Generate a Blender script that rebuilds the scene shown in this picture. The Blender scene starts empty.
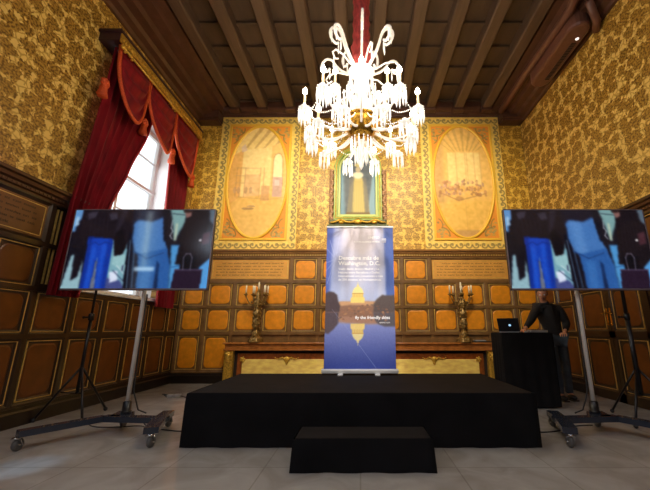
import bpy, bmesh, math, random
import numpy as np
from mathutils import Vector, Matrix
random.seed(7); rng = np.random.default_rng(7)
PI = math.pi
sc = bpy.context.scene
COL = sc.collection
D = bpy.data
sin, cos = math.sin, math.cos

# ------------------------------------------------------------------ colour
def lin(c):
    c = c / 255.0
    return c / 12.92 if c <= 0.04045 else ((c + 0.055) / 1.055) ** 2.4
def rgb(r, g, b): return (lin(r), lin(g), lin(b), 1.0)

# ------------------------------------------------------------------ materials
def newmat(name):
    m = D.materials.new(name); m.use_nodes = True
    nt = m.node_tree; b = nt.nodes['Principled BSDF']
    return m, nt, b
def mat(name, col, rough=0.5, metal=0.0, spec=0.5, emis=None, es=0.0, noise=0.0, nscale=12.0, bump=0.0, trans=0.0, coat=0.0, sheen=0.0, stretch=(1, 1, 1)):
    m, nt, b = newmat(name)
    b.inputs['Base Color'].default_value = col
    b.inputs['Roughness'].default_value = rough
    b.inputs['Metallic'].default_value = metal
    b.inputs['Specular IOR Level'].default_value = spec
    b.inputs['Transmission Weight'].default_value = trans
    b.inputs['Coat Weight'].default_value = coat
    b.inputs['Sheen Weight'].default_value = sheen
    if emis: b.inputs['Emission Color'].default_value = emis; b.inputs['Emission Strength'].default_value = es
    if noise or bump:
        tc = nt.nodes.new('ShaderNodeTexCoord'); mp = nt.nodes.new('ShaderNodeMapping'); mp.inputs['Scale'].default_value = stretch
        n = nt.nodes.new('ShaderNodeTexNoise'); n.inputs['Scale'].default_value = nscale; n.inputs['Detail'].default_value = 4
        nt.links.new(tc.outputs['Object'], mp.inputs['Vector']); nt.links.new(mp.outputs['Vector'], n.inputs['Vector'])
        if noise:
            r = nt.nodes.new('ShaderNodeValToRGB')
            r.color_ramp.elements[0].position = 0.3; r.color_ramp.elements[1].position = 0.72
            r.color_ramp.elements[0].color = tuple(c * (1 - noise) for c in col[:3]) + (1,)
            r.color_ramp.elements[1].color = tuple(min(1, c * (1 + noise)) for c in col[:3]) + (1,)
            nt.links.new(n.outputs['Fac'], r.inputs['Fac']); nt.links.new(r.outputs['Color'], b.inputs['Base Color'])
        if bump:
            bp = nt.nodes.new('ShaderNodeBump'); bp.inputs['Strength'].default_value = bump; bp.inputs['Distance'].default_value = 0.02
            nt.links.new(n.outputs['Fac'], bp.inputs['Height']); nt.links.new(bp.outputs['Normal'], b.inputs['Normal'])
    return m
def wallpaper(name, ax, light, mid, dark, scale=5.2):
    m, nt, b = newmat(name)
    N = nt.nodes.new; L = nt.links.new
    tc = N('ShaderNodeTexCoord'); sp = N('ShaderNodeSeparateXYZ'); cb = N('ShaderNodeCombineXYZ')
    L(tc.outputs['Object'], sp.inputs[0]); L(sp.outputs[ax], cb.inputs[0]); L(sp.outputs['Z'], cb.inputs[1])
    ns = N('ShaderNodeTexNoise'); ns.inputs['Scale'].default_value = 9; ns.inputs['Detail'].default_value = 3
    L(cb.outputs[0], ns.inputs['Vector'])
    ds = N('ShaderNodeVectorMath'); ds.operation = 'MULTIPLY_ADD'; ds.inputs[1].default_value = (.12, .12, 0)
    L(ns.outputs['Color'], ds.inputs[0]); L(cb.outputs[0], ds.inputs[2])
    v = N('ShaderNodeTexVoronoi'); v.voronoi_dimensions = '2D'; v.feature = 'F1'; v.inputs['Scale'].default_value = scale; v.inputs['Randomness'].default_value = .6
    L(ds.outputs[0], v.inputs['Vector'])
    n2 = N('ShaderNodeTexNoise'); n2.inputs['Scale'].default_value = 17; n2.inputs['Detail'].default_value = 2; n2.inputs['Distortion'].default_value = .6
    L(cb.outputs[0], n2.inputs['Vector'])
    ad = N('ShaderNodeMath'); ad.operation = 'MULTIPLY_ADD'; ad.inputs[1].default_value = .95
    L(n2.outputs['Fac'], ad.inputs[0]); L(v.outputs['Distance'], ad.inputs[2])
    r1 = N('ShaderNodeValToRGB'); e = r1.color_ramp.elements
    e[0].position = .91; e[0].color = (0, 0, 0, 1); e[1].position = .98; e[1].color = (.8, .8, .8, 1)
    e2 = r1.color_ramp.elements.new(1.0); e2.color = (1, 1, 1, 1)
    L(ad.outputs[0], r1.inputs['Fac'])
    n3 = N('ShaderNodeTexNoise'); n3.inputs['Scale'].default_value = 34; n3.inputs['Detail'].default_value = 2
    L(cb.outputs[0], n3.inputs['Vector'])
    r2 = N('ShaderNodeValToRGB'); r2.color_ramp.elements[0].position = .38; r2.color_ramp.elements[1].position = .58
    r2.color_ramp.elements[0].color = dark; r2.color_ramp.elements[1].color = mid
    L(n3.outputs['Fac'], r2.inputs['Fac'])
    v3 = N('ShaderNodeTexVoronoi'); v3.voronoi_dimensions = '2D'; v3.feature = 'DISTANCE_TO_EDGE'; v3.inputs['Scale'].default_value = scale * 2.3
    L(ds.outputs[0], v3.inputs['Vector'])
    r3 = N('ShaderNodeValToRGB'); r3.color_ramp.elements[0].position = .04; r3.color_ramp.elements[1].position = .16
    r3.color_ramp.elements[0].color = tuple((p * .75 + q * .25) for p, q in zip(mid, light)); r3.color_ramp.elements[1].color = light
    L(v3.outputs['Distance'], r3.inputs['Fac'])
    mx = N('ShaderNodeMix'); mx.data_type = 'RGBA'
    L(r1.outputs['Color'], mx.inputs[0]); L(r2.outputs['Color'], mx.inputs[6]); L(r3.outputs['Color'], mx.inputs[7]); L(mx.outputs[2], b.inputs['Base Color'])
    b.inputs['Roughness'].default_value = .45
    return m
def vcol(name, emis=0.0, rough=.5, spec=.4):
    m, nt, b = newmat(name)
    a = nt.nodes.new('ShaderNodeAttribute'); a.attribute_name = 'paint'
    if emis:
        nt.links.new(a.outputs['Color'], b.inputs['Emission Color']); b.inputs['Emission Strength'].default_value = emis
        b.inputs['Base Color'].default_value = (.01, .01, .012, 1)
    else:
        nt.links.new(a.outputs['Color'], b.inputs['Base Color'])
    b.inputs['Roughness'].default_value = rough; b.inputs['Specular IOR Level'].default_value = spec
    return m
def floor_mat():
    m, nt, b = newmat('polished_stone'); N = nt.nodes.new; L = nt.links.new
    tc = N('ShaderNodeTexCoord')
    br = N('ShaderNodeTexBrick'); br.offset = 0; br.inputs['Scale'].default_value = 1; br.inputs['Brick Width'].default_value = .775; br.inputs['Row Height'].default_value = .775
    br.inputs['Mortar Size'].default_value = .006; br.inputs['Color1'].default_value = rgb(178, 174, 170); br.inputs['Color2'].default_value = rgb(172, 168, 164); br.inputs['Mortar'].default_value = rgb(158, 153, 147)
    L(tc.outputs['Object'], br.inputs['Vector'])
    n = N('ShaderNodeTexNoise'); n.inputs['Scale'].default_value = 2.3; n.inputs['Detail'].default_value = 8; n.inputs['Distortion'].default_value = 1.2
    L(tc.outputs['Object'], n.inputs['Vector'])
    r = N('ShaderNodeValToRGB'); r.color_ramp.elements[0].position = .35; r.color_ramp.elements[1].position = .7
    r.color_ramp.elements[0].color = (.72, .70, .68, 1); r.color_ramp.elements[1].color = (1, 1, 1, 1)
    L(n.outputs['Fac'], r.inputs['Fac'])
    mx = N('ShaderNodeMix'); mx.data_type = 'RGBA'; mx.blend_type = 'MULTIPLY'; mx.inputs[0].default_value = 1
    L(br.outputs['Color'], mx.inputs[6]); L(r.outputs['Color'], mx.inputs[7]); L(mx.outputs[2], b.inputs['Base Color'])
    b.inputs['Roughness'].default_value = .13; b.inputs['Specular IOR Level'].default_value = .4
    return m
M = {}
M['floor'] = floor_mat()
M['wp_back'] = wallpaper('gold_damask_back', 'X', rgb(244, 202, 88), rgb(206, 156, 54), rgb(136, 98, 30), 5.4)
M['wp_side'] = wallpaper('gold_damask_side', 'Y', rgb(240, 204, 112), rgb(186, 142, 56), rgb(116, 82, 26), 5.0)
M['frame_wood_side'] = mat('shaded_panelling_wood', rgb(50, 33, 20), .3, noise=.28, nscale=7, spec=.6)  # side-wall copies of the panelling materials, dimmer light put into their colours
M['board_side'] = mat('shaded_panel_border', rgb(72, 44, 20), .4, noise=.25, nscale=14)
M['field_side'] = mat('shaded_orange_leather', rgb(106, 58, 16), .36, noise=.22, nscale=6, bump=.1)
M['rail_side'] = mat('shaded_rail_wood', rgb(78, 48, 32), .3, noise=.2, nscale=8)
M['insc_side'] = mat('shaded_inscription_board', rgb(112, 72, 28), .5, noise=.15, nscale=6)
M['letter_side'] = mat('shaded_inscription_paint', rgb(58, 36, 14), .6)
M['frame_wood'] = mat('panelling_wood', rgb(120, 86, 48), .38, noise=.28, nscale=7, spec=.5)
M['board'] = mat('panel_border', rgb(118, 78, 30), .45, noise=.25, nscale=14)
M['field'] = mat('orange_leather', rgb(226, 142, 24), .42, noise=.16, nscale=9, bump=.1)
M['gilt_line'] = mat('worn_gilding', rgb(216, 178, 96), .35, metal=.25, noise=.2, nscale=20)
M['rail_wood'] = mat('rail_wood', rgb(158, 112, 62), .33, noise=.2, nscale=8)
M['inscription'] = mat('inscription_board', rgb(212, 152, 66), .5, noise=.12, nscale=6)
M['letter'] = mat('inscription_paint', rgb(96, 60, 22), .6)
M['plinth'] = mat('dark_plinth', rgb(30, 21, 17), .3, noise=.2)
M['ceil'] = mat('ceiling_boards', rgb(84, 64, 48), .6, noise=.3, nscale=5, stretch=(1, .3, 1))
M['beam'] = mat('ceiling_beam_wood', rgb(94, 73, 57), .5, noise=.25, nscale=5, stretch=(3, .3, 3))
M['cornice'] = mat('cornice_wood', rgb(88, 56, 42), .38, noise=.25, nscale=5)
M['plaster'] = mat('white_plaster', rgb(235, 235, 232), .8)
M['white_paint'] = mat('white_window_paint', rgb(245, 246, 244), .5)
M['pelmet'] = mat('pelmet_wood', rgb(62, 36, 40), .4, noise=.2)
M['gold'] = mat('gilt_carving', rgb(214, 168, 66), .35, metal=.55, noise=.35, nscale=30, bump=.4)
M['velvet'] = mat('red_velvet', rgb(122, 6, 20), .65, noise=.35, nscale=3, sheen=.06, spec=.2, stretch=(1, 4, .4))
M['trim_orange'] = mat('orange_braid', rgb(214, 84, 34), .6, noise=.2, nscale=40, bump=.3)
M['black_cloth'] = mat('black_cloth', rgb(22, 21, 23), .9, noise=.3, nscale=3, bump=.1, spec=.15)
M['black_top'] = mat('black_cloth_top_sheen', rgb(28, 25, 25), .9, noise=.25, nscale=5, spec=.12)  # cloth tops; their faint brown reflection is put into the colour
M['black_metal'] = mat('black_metal', rgb(24, 24, 27), .35, metal=.2)
M['satin_metal'] = mat('satin_black_metal', rgb(44, 50, 64), .25, metal=.1, coat=.5)
M['bezel'] = mat('grey_bezel', rgb(128, 116, 124), .35, metal=.2)
M['steel'] = mat('steel_tube', rgb(240, 234, 226), .3, metal=0)
M['chrome'] = mat('chrome', rgb(210, 210, 210), .15, metal=1)
M['rubber'] = mat('rubber', rgb(34, 34, 36), .6)
M['wheel'] = mat('grey_wheel', rgb(92, 90, 88), .4)
M['alu'] = mat('aluminium', rgb(205, 205, 205), .3, metal=.4)
M['brass'] = mat('polished_brass', rgb(190, 142, 52), .25, metal=.85, noise=.15)
M['crystal'] = mat('crystal', (1, .97, .92, 1), .08, spec=.8, trans=.25, emis=(1, .95, .86, 1), es=.25)  # own glow stands in for bulb light caught by the glass
M['crystal_rod'] = mat('twisted_crystal', (1, .93, .84, 1), .12, spec=.8, trans=.2, emis=(1, .9, .8, 1), es=.2)  # canes glow slightly too, imitating bulb light inside them
M['candle'] = mat('candle_sleeve', rgb(250, 226, 170), .4, emis=(1, .8, .5, 1), es=.25)  # sleeves glow faintly, imitating light from the bulb above
M['bulb'] = mat('bulb', (1, 1, 1, 1), .3, emis=(1, .93, .8, 1), es=30)
M['wax'] = mat('white_wax', rgb(238, 226, 200), .45)
M['red_sleeve'] = mat('red_silk', rgb(178, 66, 62), .6, noise=.4, nscale=14, stretch=(2, 2, .6))
M['bronze'] = mat('antique_bronze', rgb(134, 104, 54), .32, metal=.5, noise=.55, nscale=30, bump=.5)
M['yellow_marble'] = mat('yellow_marble', rgb(255, 208, 112), .3, noise=.22, nscale=7, stretch=(1, 1, 2.5))
M['red_marble'] = mat('red_marble', rgb(138, 72, 26), .3, noise=.35, nscale=14)
M['mantel_top'] = mat('brown_marble', rgb(170, 104, 48), .25, noise=.25, nscale=9)
M['shadow_gap'] = mat('dark_recess', rgb(34, 24, 20), .7)
M['green_frame'] = mat('green_painted_frame', rgb(158, 178, 74), .35, noise=.18, nscale=12)
M['carved'] = mat('carved_pink_wood', rgb(196, 152, 118), .5, noise=.4, nscale=45, bump=.8)
M['mural_mould'] = mat('yellow_moulding', rgb(246, 194, 62), .4)
M['paint'] = vcol('painted_panel', rough=.4)
M['print'] = vcol('banner_print', rough=.35)
M['screen'] = vcol('screen_picture', emis=1.0, rough=.15)
M['white_print'] = mat('white_print', rgb(246, 244, 244), .5, emis=(1, 1, 1, 1), es=.12)  # plain print given a faint glow to look brighter
M['skin'] = mat('skin', rgb(206, 142, 108), .5)
M['hair'] = mat('dark_hair', rgb(38, 26, 20), .6)
M['shirt'] = mat('black_shirt', rgb(24, 22, 25), .8, noise=.2, nscale=8)
M['jeans'] = mat('grey_blue_jeans', rgb(62, 72, 86), .8, noise=.25, nscale=12)
M['shoe'] = mat('black_shoe', rgb(20, 18, 18), .5)
M['eye'] = mat('eye_white', rgb(230, 226, 220), .3)
M['lip'] = mat('lips', rgb(168, 92, 80), .5)
M['blue_led'] = mat('blue_white_glow', (.5, .8, 1, 1), .3, emis=(.35, .65, 1, 1), es=.9)
M['ac'] = mat('brown_enamel', rgb(112, 74, 60), .35, noise=.1)
M['silver'] = mat('silver_plastic', rgb(168, 168, 170), .35, metal=.3)
M['dark_plastic'] = mat('dark_plastic', rgb(30, 30, 34), .35)
def glass_mat():
    m, nt, b = newmat('window_glass')
    b.inputs['Base Color'].default_value = (1, 1, 1, 1); b.inputs['Roughness'].default_value = 0; b.inputs['Transmission Weight'].default_value = 1; b.inputs['IOR'].default_value = 1.05
    return m
M['glass'] = glass_mat()
M['daylight'] = mat('overcast_facade', rgb(238, 244, 250), .9, emis=(.93, .97, 1, 1), es=1.1)  # house front glows by itself, imitating daylight on it

# ------------------------------------------------------------------ mesh building
ORG = {}
def org(o): return ORG.get(o.name, Vector((0, 0, 0))) if o else Vector((0, 0, 0))
class MB:
    def __init__(s): s.v = []; s.f = []; s.m = []; s.sm = []; s.mi = 0; s.T = None
    def add(s, vs, fs, smooth=False):
        o = len(s.v)
        for p in vs:
            p = Vector(p)
            if s.T: p = s.T @ p
            s.v.append(tuple(p))
        for f in fs: s.f.append([i + o for i in f]); s.m.append(s.mi); s.sm.append(smooth)
        return s
    def box(s, x0, x1, y0, y1, z0, z1):
        vs = [(x, y, z) for x in (x0, x1) for y in (y0, y1) for z in (z0, z1)]
        return s.add(vs, [(0, 1, 3, 2), (4, 6, 7, 5), (0, 4, 5, 1), (2, 3, 7, 6), (0, 2, 6, 4), (1, 5, 7, 3)])
    def bbox(s, x0, x1, y0, y1, z0, z1, b=.01):            # bevelled box
        if x1 < x0: x0, x1 = x1, x0
        b = min(b, (x1 - x0) * .45, (y1 - y0) * .45, (z1 - z0) * .45)
        bm = bmesh.new(); bmesh.ops.create_cube(bm, size=1)
        for v in bm.verts: v.co = Vector(((x0 + x1) / 2 + v.co.x * (x1 - x0), (y0 + y1) / 2 + v.co.y * (y1 - y0), (z0 + z1) / 2 + v.co.z * (z1 - z0)))
        bmesh.ops.bevel(bm, geom=bm.edges[:], offset=b, segments=2, affect='EDGES', profile=.6)
        s.frombm(bm); return s
    def frombm(s, bm, smooth=False):
        bm.verts.index_update()
        s.add([v.co.copy() for v in bm.verts], [[v.index for v in f.verts] for f in bm.faces], smooth); bm.free()
    def bar(s, a, b, w, h):                                  # rectangular bar between two points, h along z
        a = Vector(a); b = Vector(b); d = (b - a).normalized(); up = Vector((0, 0, 1))
        if abs(d.z) > .95: up = Vector((0, 1, 0))
        sd = d.cross(up).normalized() * w / 2; u = sd.cross(d).normalized() * h / 2
        vs = [p + i * sd + j * u for p in (a, b) for i in (-1, 1) for j in (-1, 1)]
        return s.add(vs, [(0, 1, 3, 2), (4, 6, 7, 5), (0, 4, 5, 1), (2, 3, 7, 6), (0, 2, 6, 4), (1, 5, 7, 3)])
    def tube(s, pts, r, n=8, closed=False):
        pts = [Vector(p) for p in pts]; k = len(pts)
        rs = r if isinstance(r, (list, tuple)) else [r] * k
        vs = []; prev = None
        for i, p in enumerate(pts):
            if closed: d = pts[(i + 1) % k] - pts[i - 1]
            else: d = pts[min(i + 1, k - 1)] - pts[max(i - 1, 0)]
            d = d.normalized() if d.length > 1e-9 else Vector((0, 0, 1))
            if prev is None:
                a = Vector((0, 0, 1)) if abs(d.z) < .9 else Vector((1, 0, 0))
                u = d.cross(a).normalized()
            else:
                u = prev - d * prev.dot(d); u = u.normalized() if u.length > 1e-6 else d.orthogonal().normalized()
            prev = u; w = d.cross(u)
            for j in range(n):
                t = 2 * PI * j / n; vs.append(p + (u * cos(t) + w * sin(t)) * rs[i])
        fs = []
        for i in range(k if closed else k - 1):
            a0 = i * n; b0 = ((i + 1) % k) * n
            for j in range(n): fs.append((a0 + j, a0 + (j + 1) % n, b0 + (j + 1) % n, b0 + j))
        if not closed: fs.append(tuple(range(n))[::-1]); fs.append(tuple(range((k - 1) * n, k * n)))
        return s.add(vs, fs, True)
    def lathe(s, prof, c=(0, 0, 0), n=16, wob=0, wn=6, ph=0):
        vs = []; c = Vector(c)
        for (r, z) in prof:
            for j in range(n):
                t = 2 * PI * j / n + ph; rr = r * (1 + wob * cos(wn * t)); vs.append(c + Vector((rr * cos(t), rr * sin(t), z)))
        fs = []
        for i in range(len(prof) - 1):
            for j in range(n): fs.append((i * n + j, i * n + (j + 1) % n, (i + 1) * n + (j + 1) % n, (i + 1) * n + j))
        fs.append(tuple(range(n))[::-1]); fs.append(tuple(range((len(prof) - 1) * n, len(prof) * n)))
        return s.add(vs, fs, True)
    def ball(s, c, r, n=8, sc3=(1, 1, 1)):
        k = max(3, n // 2 + 1); vs = []; c = Vector(c)
        for i in range(1, k):
            a = PI * i / k
            for j in range(n): t = 2 * PI * j / n; vs.append(c + Vector((r * sc3[0] * sin(a) * cos(t), r * sc3[1] * sin(a) * sin(t), r * sc3[2] * cos(a))))
        vs.append(c + Vector((0, 0, r * sc3[2]))); vs.append(c - Vector((0, 0, r * sc3[2])))
        T = len(vs) - 2; fs = []
        for j in range(n):
            fs.append((T, j, (j + 1) % n)); fs.append((T + 1, (k - 2) * n + (j + 1) % n, (k - 2) * n + j))
        for i in range(k - 2):
            for j in range(n): fs.append((i * n + j, (i + 1) * n + j, (i + 1) * n + (j + 1) % n, i * n + (j + 1) % n))
        return s.add(vs, fs, True)
    def ext(s, prof, A, B, axis_n):                           # extrude closed profile [(n,z)] from A to B; axis_n = outward unit
        A = Vector(A); B = Vector(B); ax = Vector(axis_n); k = len(prof)
        vs = [P + ax * n + Vector((0, 0, z)) for P in (A, B) for (n, z) in prof]
        fs = [(i, (i + 1) % k, k + (i + 1) % k, k + i) for i in range(k)]
        fs.append(tuple(range(k))); fs.append(tuple(range(2 * k - 1, k - 1, -1)))
        return s.add(vs, fs)
    def grid(s, fn, nu, nv, smooth=True):
        vs = [fn(i / nu, j / nv) for j in range(nv + 1) for i in range(nu + 1)]
        fs = [(j * (nu + 1) + i, j * (nu + 1) + i + 1, (j + 1) * (nu + 1) + i + 1, (j + 1) * (nu + 1) + i) for j in range(nv) for i in range(nu)]
        return s.add(vs, fs, smooth)
    def build(s, name, mt, parent=None, loc=None):
        me = D.meshes.new(name); o0 = Vector(loc) if loc is not None else org(parent)
        me.from_pydata([tuple(Vector(p) - o0) for p in s.v], [], s.f)
        ms = mt if isinstance(mt, (list, tuple)) else [mt]
        for q in ms: me.materials.append(q)
        me.polygons.foreach_set('material_index', s.m); me.polygons.foreach_set('use_smooth', s.sm)
        bm = bmesh.new(); bm.from_mesh(me); bmesh.ops.recalc_face_normals(bm, faces=bm.faces[:]); bm.to_mesh(me); bm.free()
        me.update()
        o = D.objects.new(name, me); COL.objects.link(o)
        if parent: o.parent = parent; ORG[o.name] = o0
        else: o.location = o0; ORG[o.name] = o0
        return o
def thing(name, label, cat, loc=(0, 0, 0), group=None):
    o = D.objects.new(name, None); COL.objects.link(o); o.location = loc; o.empty_display_size = .1; ORG[o.name] = Vector(loc)
    return tag(o, label, cat, group)
def tag(o, label=None, cat=None, group=None, kind=None):
    if label: o['label'] = label
    if cat: o['category'] = cat
    if group: o['group'] = group
    if kind: o['kind'] = kind
    return o
def struct(o, label=None, cat=None): return tag(o, label, cat, kind='structure')
def copy_tree(o, parent=None):
    c = o.copy(); COL.objects.link(c); ORG[c.name] = org(o)
    if parent: c.parent = parent
    for ch in list(o.children): copy_tree(ch, c)
    return c

# ------------------------------------------------------------------ painting pictures onto fine vertex-coloured grids
class Canvas:
    def __init__(s, w, h, col):
        s.w, s.h = w, h; s.a = np.zeros((h, w, 3)); s.a[:] = col
        s.X, s.Y = np.meshgrid((np.arange(w) + .5) / w, (np.arange(h) + .5) / h)   # y down, 0..1
    def put(s, mask, col, al=1.0):
        m = (mask.astype(float) * al)[..., None]; s.a = s.a * (1 - m) + np.array(col, float) * m
    def poly(s, pts, col, al=1.0, soft=0):
        X, Y = s.X, s.Y; ins = np.zeros(X.shape, bool); k = len(pts)
        for i in range(k):
            x0, y0 = pts[i]; x1, y1 = pts[(i + 1) % k]
            if y0 == y1: continue
            c = ((y0 > Y) != (y1 > Y)) & (X < (x1 - x0) * (Y - y0) / (y1 - y0) + x0); ins ^= c
        m = ins.astype(float)
        if soft: m = blur1(m, soft)
        s.put(m, col, al)
    def ell(s, cx, cy, rx, ry, col, al=1.0, soft=0):
        m = (((s.X - cx) / rx) ** 2 + ((s.Y - cy) / ry) ** 2 < 1).astype(float)
        if soft: m = blur1(m, soft)
        s.put(m, col, al)
    def line(s, pts, wd, col, al=1.0, asp=None):
        asp = asp or s.h / s.w
        for (x0, y0), (x1, y1) in zip(pts[:-1], pts[1:]):
            dx, dy = x1 - x0, (y1 - y0) * asp; L2 = dx * dx + dy * dy + 1e-12
            t = np.clip(((s.X - x0) * dx + (s.Y - y0) * asp * dy) / L2, 0, 1)
            d = np.hypot(s.X - x0 - t * dx, (s.Y - y0) * asp - t * dy)
            s.put(np.clip((wd - d) * s.w + .5, 0, 1), col, al)
    def noise(s, amt, k=1, cx=None):
        n = rng.normal(0, 1, (s.h, s.w)); n = blur1(n, k) if k else n; n /= n.std() + 1e-9
        s.a = s.a + (n * amt)[..., None]
    def blur(s, k): s.a = np.stack([blur1(s.a[..., i], k) for i in range(3)], -1)
def blur1(m, sg):
    r = max(1, int(sg * 2.5)); k = np.exp(-np.arange(-r, r + 1) ** 2 / (2 * sg * sg)); k /= k.sum()
    p = np.pad(m, r, mode='edge')
    p = np.apply_along_axis(lambda v: np.convolve(v, k, 'valid'), 1, p)
    return np.apply_along_axis(lambda v: np.convolve(v, k, 'valid'), 0, p)
def picture(name, cv, P0, U, V, mt, parent, mask=None):
    """grid of cv.w x cv.h cells; P0 = top-left corner, U across, V down"""
    w, h = cv.w, cv.h; P0 = np.array(P0, float) - np.array(org(parent)); U = np.array(U, float); V = np.array(V, float)
    gx, gy = np.meshgrid(np.arange(w) / (w - 1), np.arange(h) / (h - 1))
    co = P0 + gx[..., None] * U + gy[..., None] * V
    idx = np.arange(w * h).reshape(h, w)
    q = np.stack([idx[:-1, :-1], idx[1:, :-1], idx[1:, 1:], idx[:-1, 1:]], -1)
    if mask is not None: q = q[mask[:-1, :-1]]
    q = q.reshape(-1, 4); me = D.meshes.new(name)
    me.from_pydata(co.reshape(-1, 3).tolist(), [], q.tolist())
    a = np.clip(cv.a / 255, 0, 1); a = np.where(a <= .04045, a / 12.92, ((a + .055) / 1.055) ** 2.4)
    at = me.color_attributes.new('paint', 'FLOAT_COLOR', 'POINT')
    at.data.foreach_set('color', np.concatenate([a.reshape(-1, 3), np.ones((w * h, 1))], 1).ravel())
    me.materials.append(mt); o = D.objects.new(name, me); COL.objects.link(o); o.parent = parent; ORG[o.name] = org(parent)
    return o
def text(s, P, size, mt, parent, name='lettering', align='LEFT', ext=.0004, bold=0.0):
    cu = D.curves.new('t', 'FONT'); cu.body = s; cu.size = size; cu.align_x = align; cu.extrude = ext; cu.offset = bold; cu.resolution_u = 2
    t = D.objects.new('t', cu); COL.objects.link(t); bpy.context.view_layer.update()
    me = D.meshes.new_from_object(t.evaluated_get(bpy.context.evaluated_depsgraph_get())); D.objects.remove(t)
    R = Matrix.Translation(Vector(P) - org(parent)) @ Matrix.Rotation(PI / 2, 4, 'X'); me.transform(R)
    me.materials.clear(); me.materials.append(mt); me.name = name
    o = D.objects.new(name, me); COL.objects.link(o); o.parent = parent; ORG[o.name] = org(parent); return o

# ------------------------------------------------------------------ room
XW, YB, ZC, YR = 4.03, 7.6, 6.62, -3.2
WY0, WY1, WZ0, WZ1 = 4.78, 6.98, 1.66, 5.25
b = MB(); b.box(-XW - .7, XW + .3, YR - .2, YB + .3, -.15, 0); struct(b.build('floor', M['floor']))
b = MB(); b.box(-XW - .3, XW + .3, YB, YB + .25, 0, ZC + .3); struct(b.build('wall_back', M['wp_back']))
b = MB(); b.box(XW, XW + .25, YR, YB, 0, ZC + .3); struct(b.build('wall_right', M['wp_side']))
b = MB()
b.box(-XW - .25, -XW, YR, WY0, 0, ZC + .3); b.box(-XW - .25, -XW, WY1, YB, 0, ZC + .3)
b.box(-XW - .25, -XW, WY0, WY1, 0, WZ0); b.box(-XW - .25, -XW, WY0, WY1, WZ1, ZC + .3)
struct(b.build('wall_left', M['wp_side']))
b = MB(); b.box(-XW - .3, XW + .3, YR - .25, YR, 0, ZC + .3); struct(b.build('wall_rear', mat('rear_wall', rgb(150, 110, 60), .7)))
# ceiling: boards with cross battens, beams as parts
b = MB(); b.box(-XW - .3, XW + .3, YR - .25, YB + .25, ZC, ZC + .2)
y = 7.33
while y > YR:
    b.bbox(-XW, XW, y - .035, y + .035, ZC - .05, ZC + .01, .01); y -= .55
ceil = struct(b.build('ceiling', M['ceil']))
for k in range(-5, 5):
    x = .345 + .69 * k
    b = MB(); pr = [(-.115, .3), (-.115, .03), (-.09, 0), (.09, 0), (.115, .03), (.115, .3)]
    b.ext([(n, z + 6.36) for n, z in pr], (x, YR, 0), (x, YB - .2, 0), (1, 0, 0)); b.build('beam', M['beam'], ceil)
    b = MB(); b.bbox(x - .13, x + .13, YB - .34, YB - .18, 6.3, 6.42, .03); b.build('beam_bracket', M['cornice'], ceil)
cp = [(0, 6.3), (.05, 6.3), (.07, 6.33), (.11, 6.335), (.13, 6.37), (.2, 6.38), (.26, 6.42), (.27, 6.48), (.27, ZC), (0, ZC)]
b = MB(); b.ext(cp, (-XW, YB, 0), (XW, YB, 0), (0, -1, 0))
for s in (-1, 1):
    b.bbox(min(s * 3.48, s * XW), max(s * 3.48, s * XW), YB - .3, YB, 6.12, 6.5, .02); b.bbox(min(s * 3.5, s * XW), max(s * 3.5, s * XW), YB - .25, YB, 6.07, 6.13, .015)
struct(b.build('trim_1', M['cornice']))
sp = [(0, 6.07), (.05, 6.07), (.08, 6.12), (.18, 6.14), (.22, 6.2), (.36, 6.22), (.40, 6.30), (.58, 6.33), (.62, 6.42), (.74, 6.44), (.78, 6.52), (.78, ZC), (0, ZC)]
b = MB(); b.ext(sp, (-XW, YR, 0), (-XW, YB, 0), (1, 0, 0)); struct(b.build('trim_2', M['cornice']))
b = MB(); b.ext(sp, (XW, YR, 0), (XW, YB, 0), (-1, 0, 0)); struct(b.build('trim_3', M['cornice']))

# ------------------------------------------------------------------ wainscot
def WP(side):
    if side == 'back': return lambda u, n, z: (u, YB - n, z)
    if side == 'left': return lambda u, n, z: (-XW + n, u, z)
    return lambda u, n, z: (XW - n, u, z)
def wbox(b, P, u0, u1, n0, n1, z0, z1):
    vs = [P(u, n, z) for u in (u0, u1) for n in (n0, n1) for z in (z0, z1)]
    b.add(vs, [(0, 1, 3, 2), (4, 6, 7, 5), (0, 4, 5, 1), (2, 3, 7, 6), (0, 2, 6, 4), (1, 5, 7, 3)])
def bevel_frame(b, P, u0, u1, z0, z1, w, n0, n1):            # sloped moulding ring, outer high (n1) -> inner low (n0)
    o = [(u0, z0), (u1, z0), (u1, z1), (u0, z1)]; i = [(u0 + w, z0 + w), (u1 - w, z0 + w), (u1 - w, z1 - w), (u0 + w, z1 - w)]
    vs = [P(u, n1, z) for u, z in o] + [P(u, n0, z) for u, z in i]
    b.add(vs, [(k, (k + 1) % 4, 4 + (k + 1) % 4, 4 + k) for k in range(4)])
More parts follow.
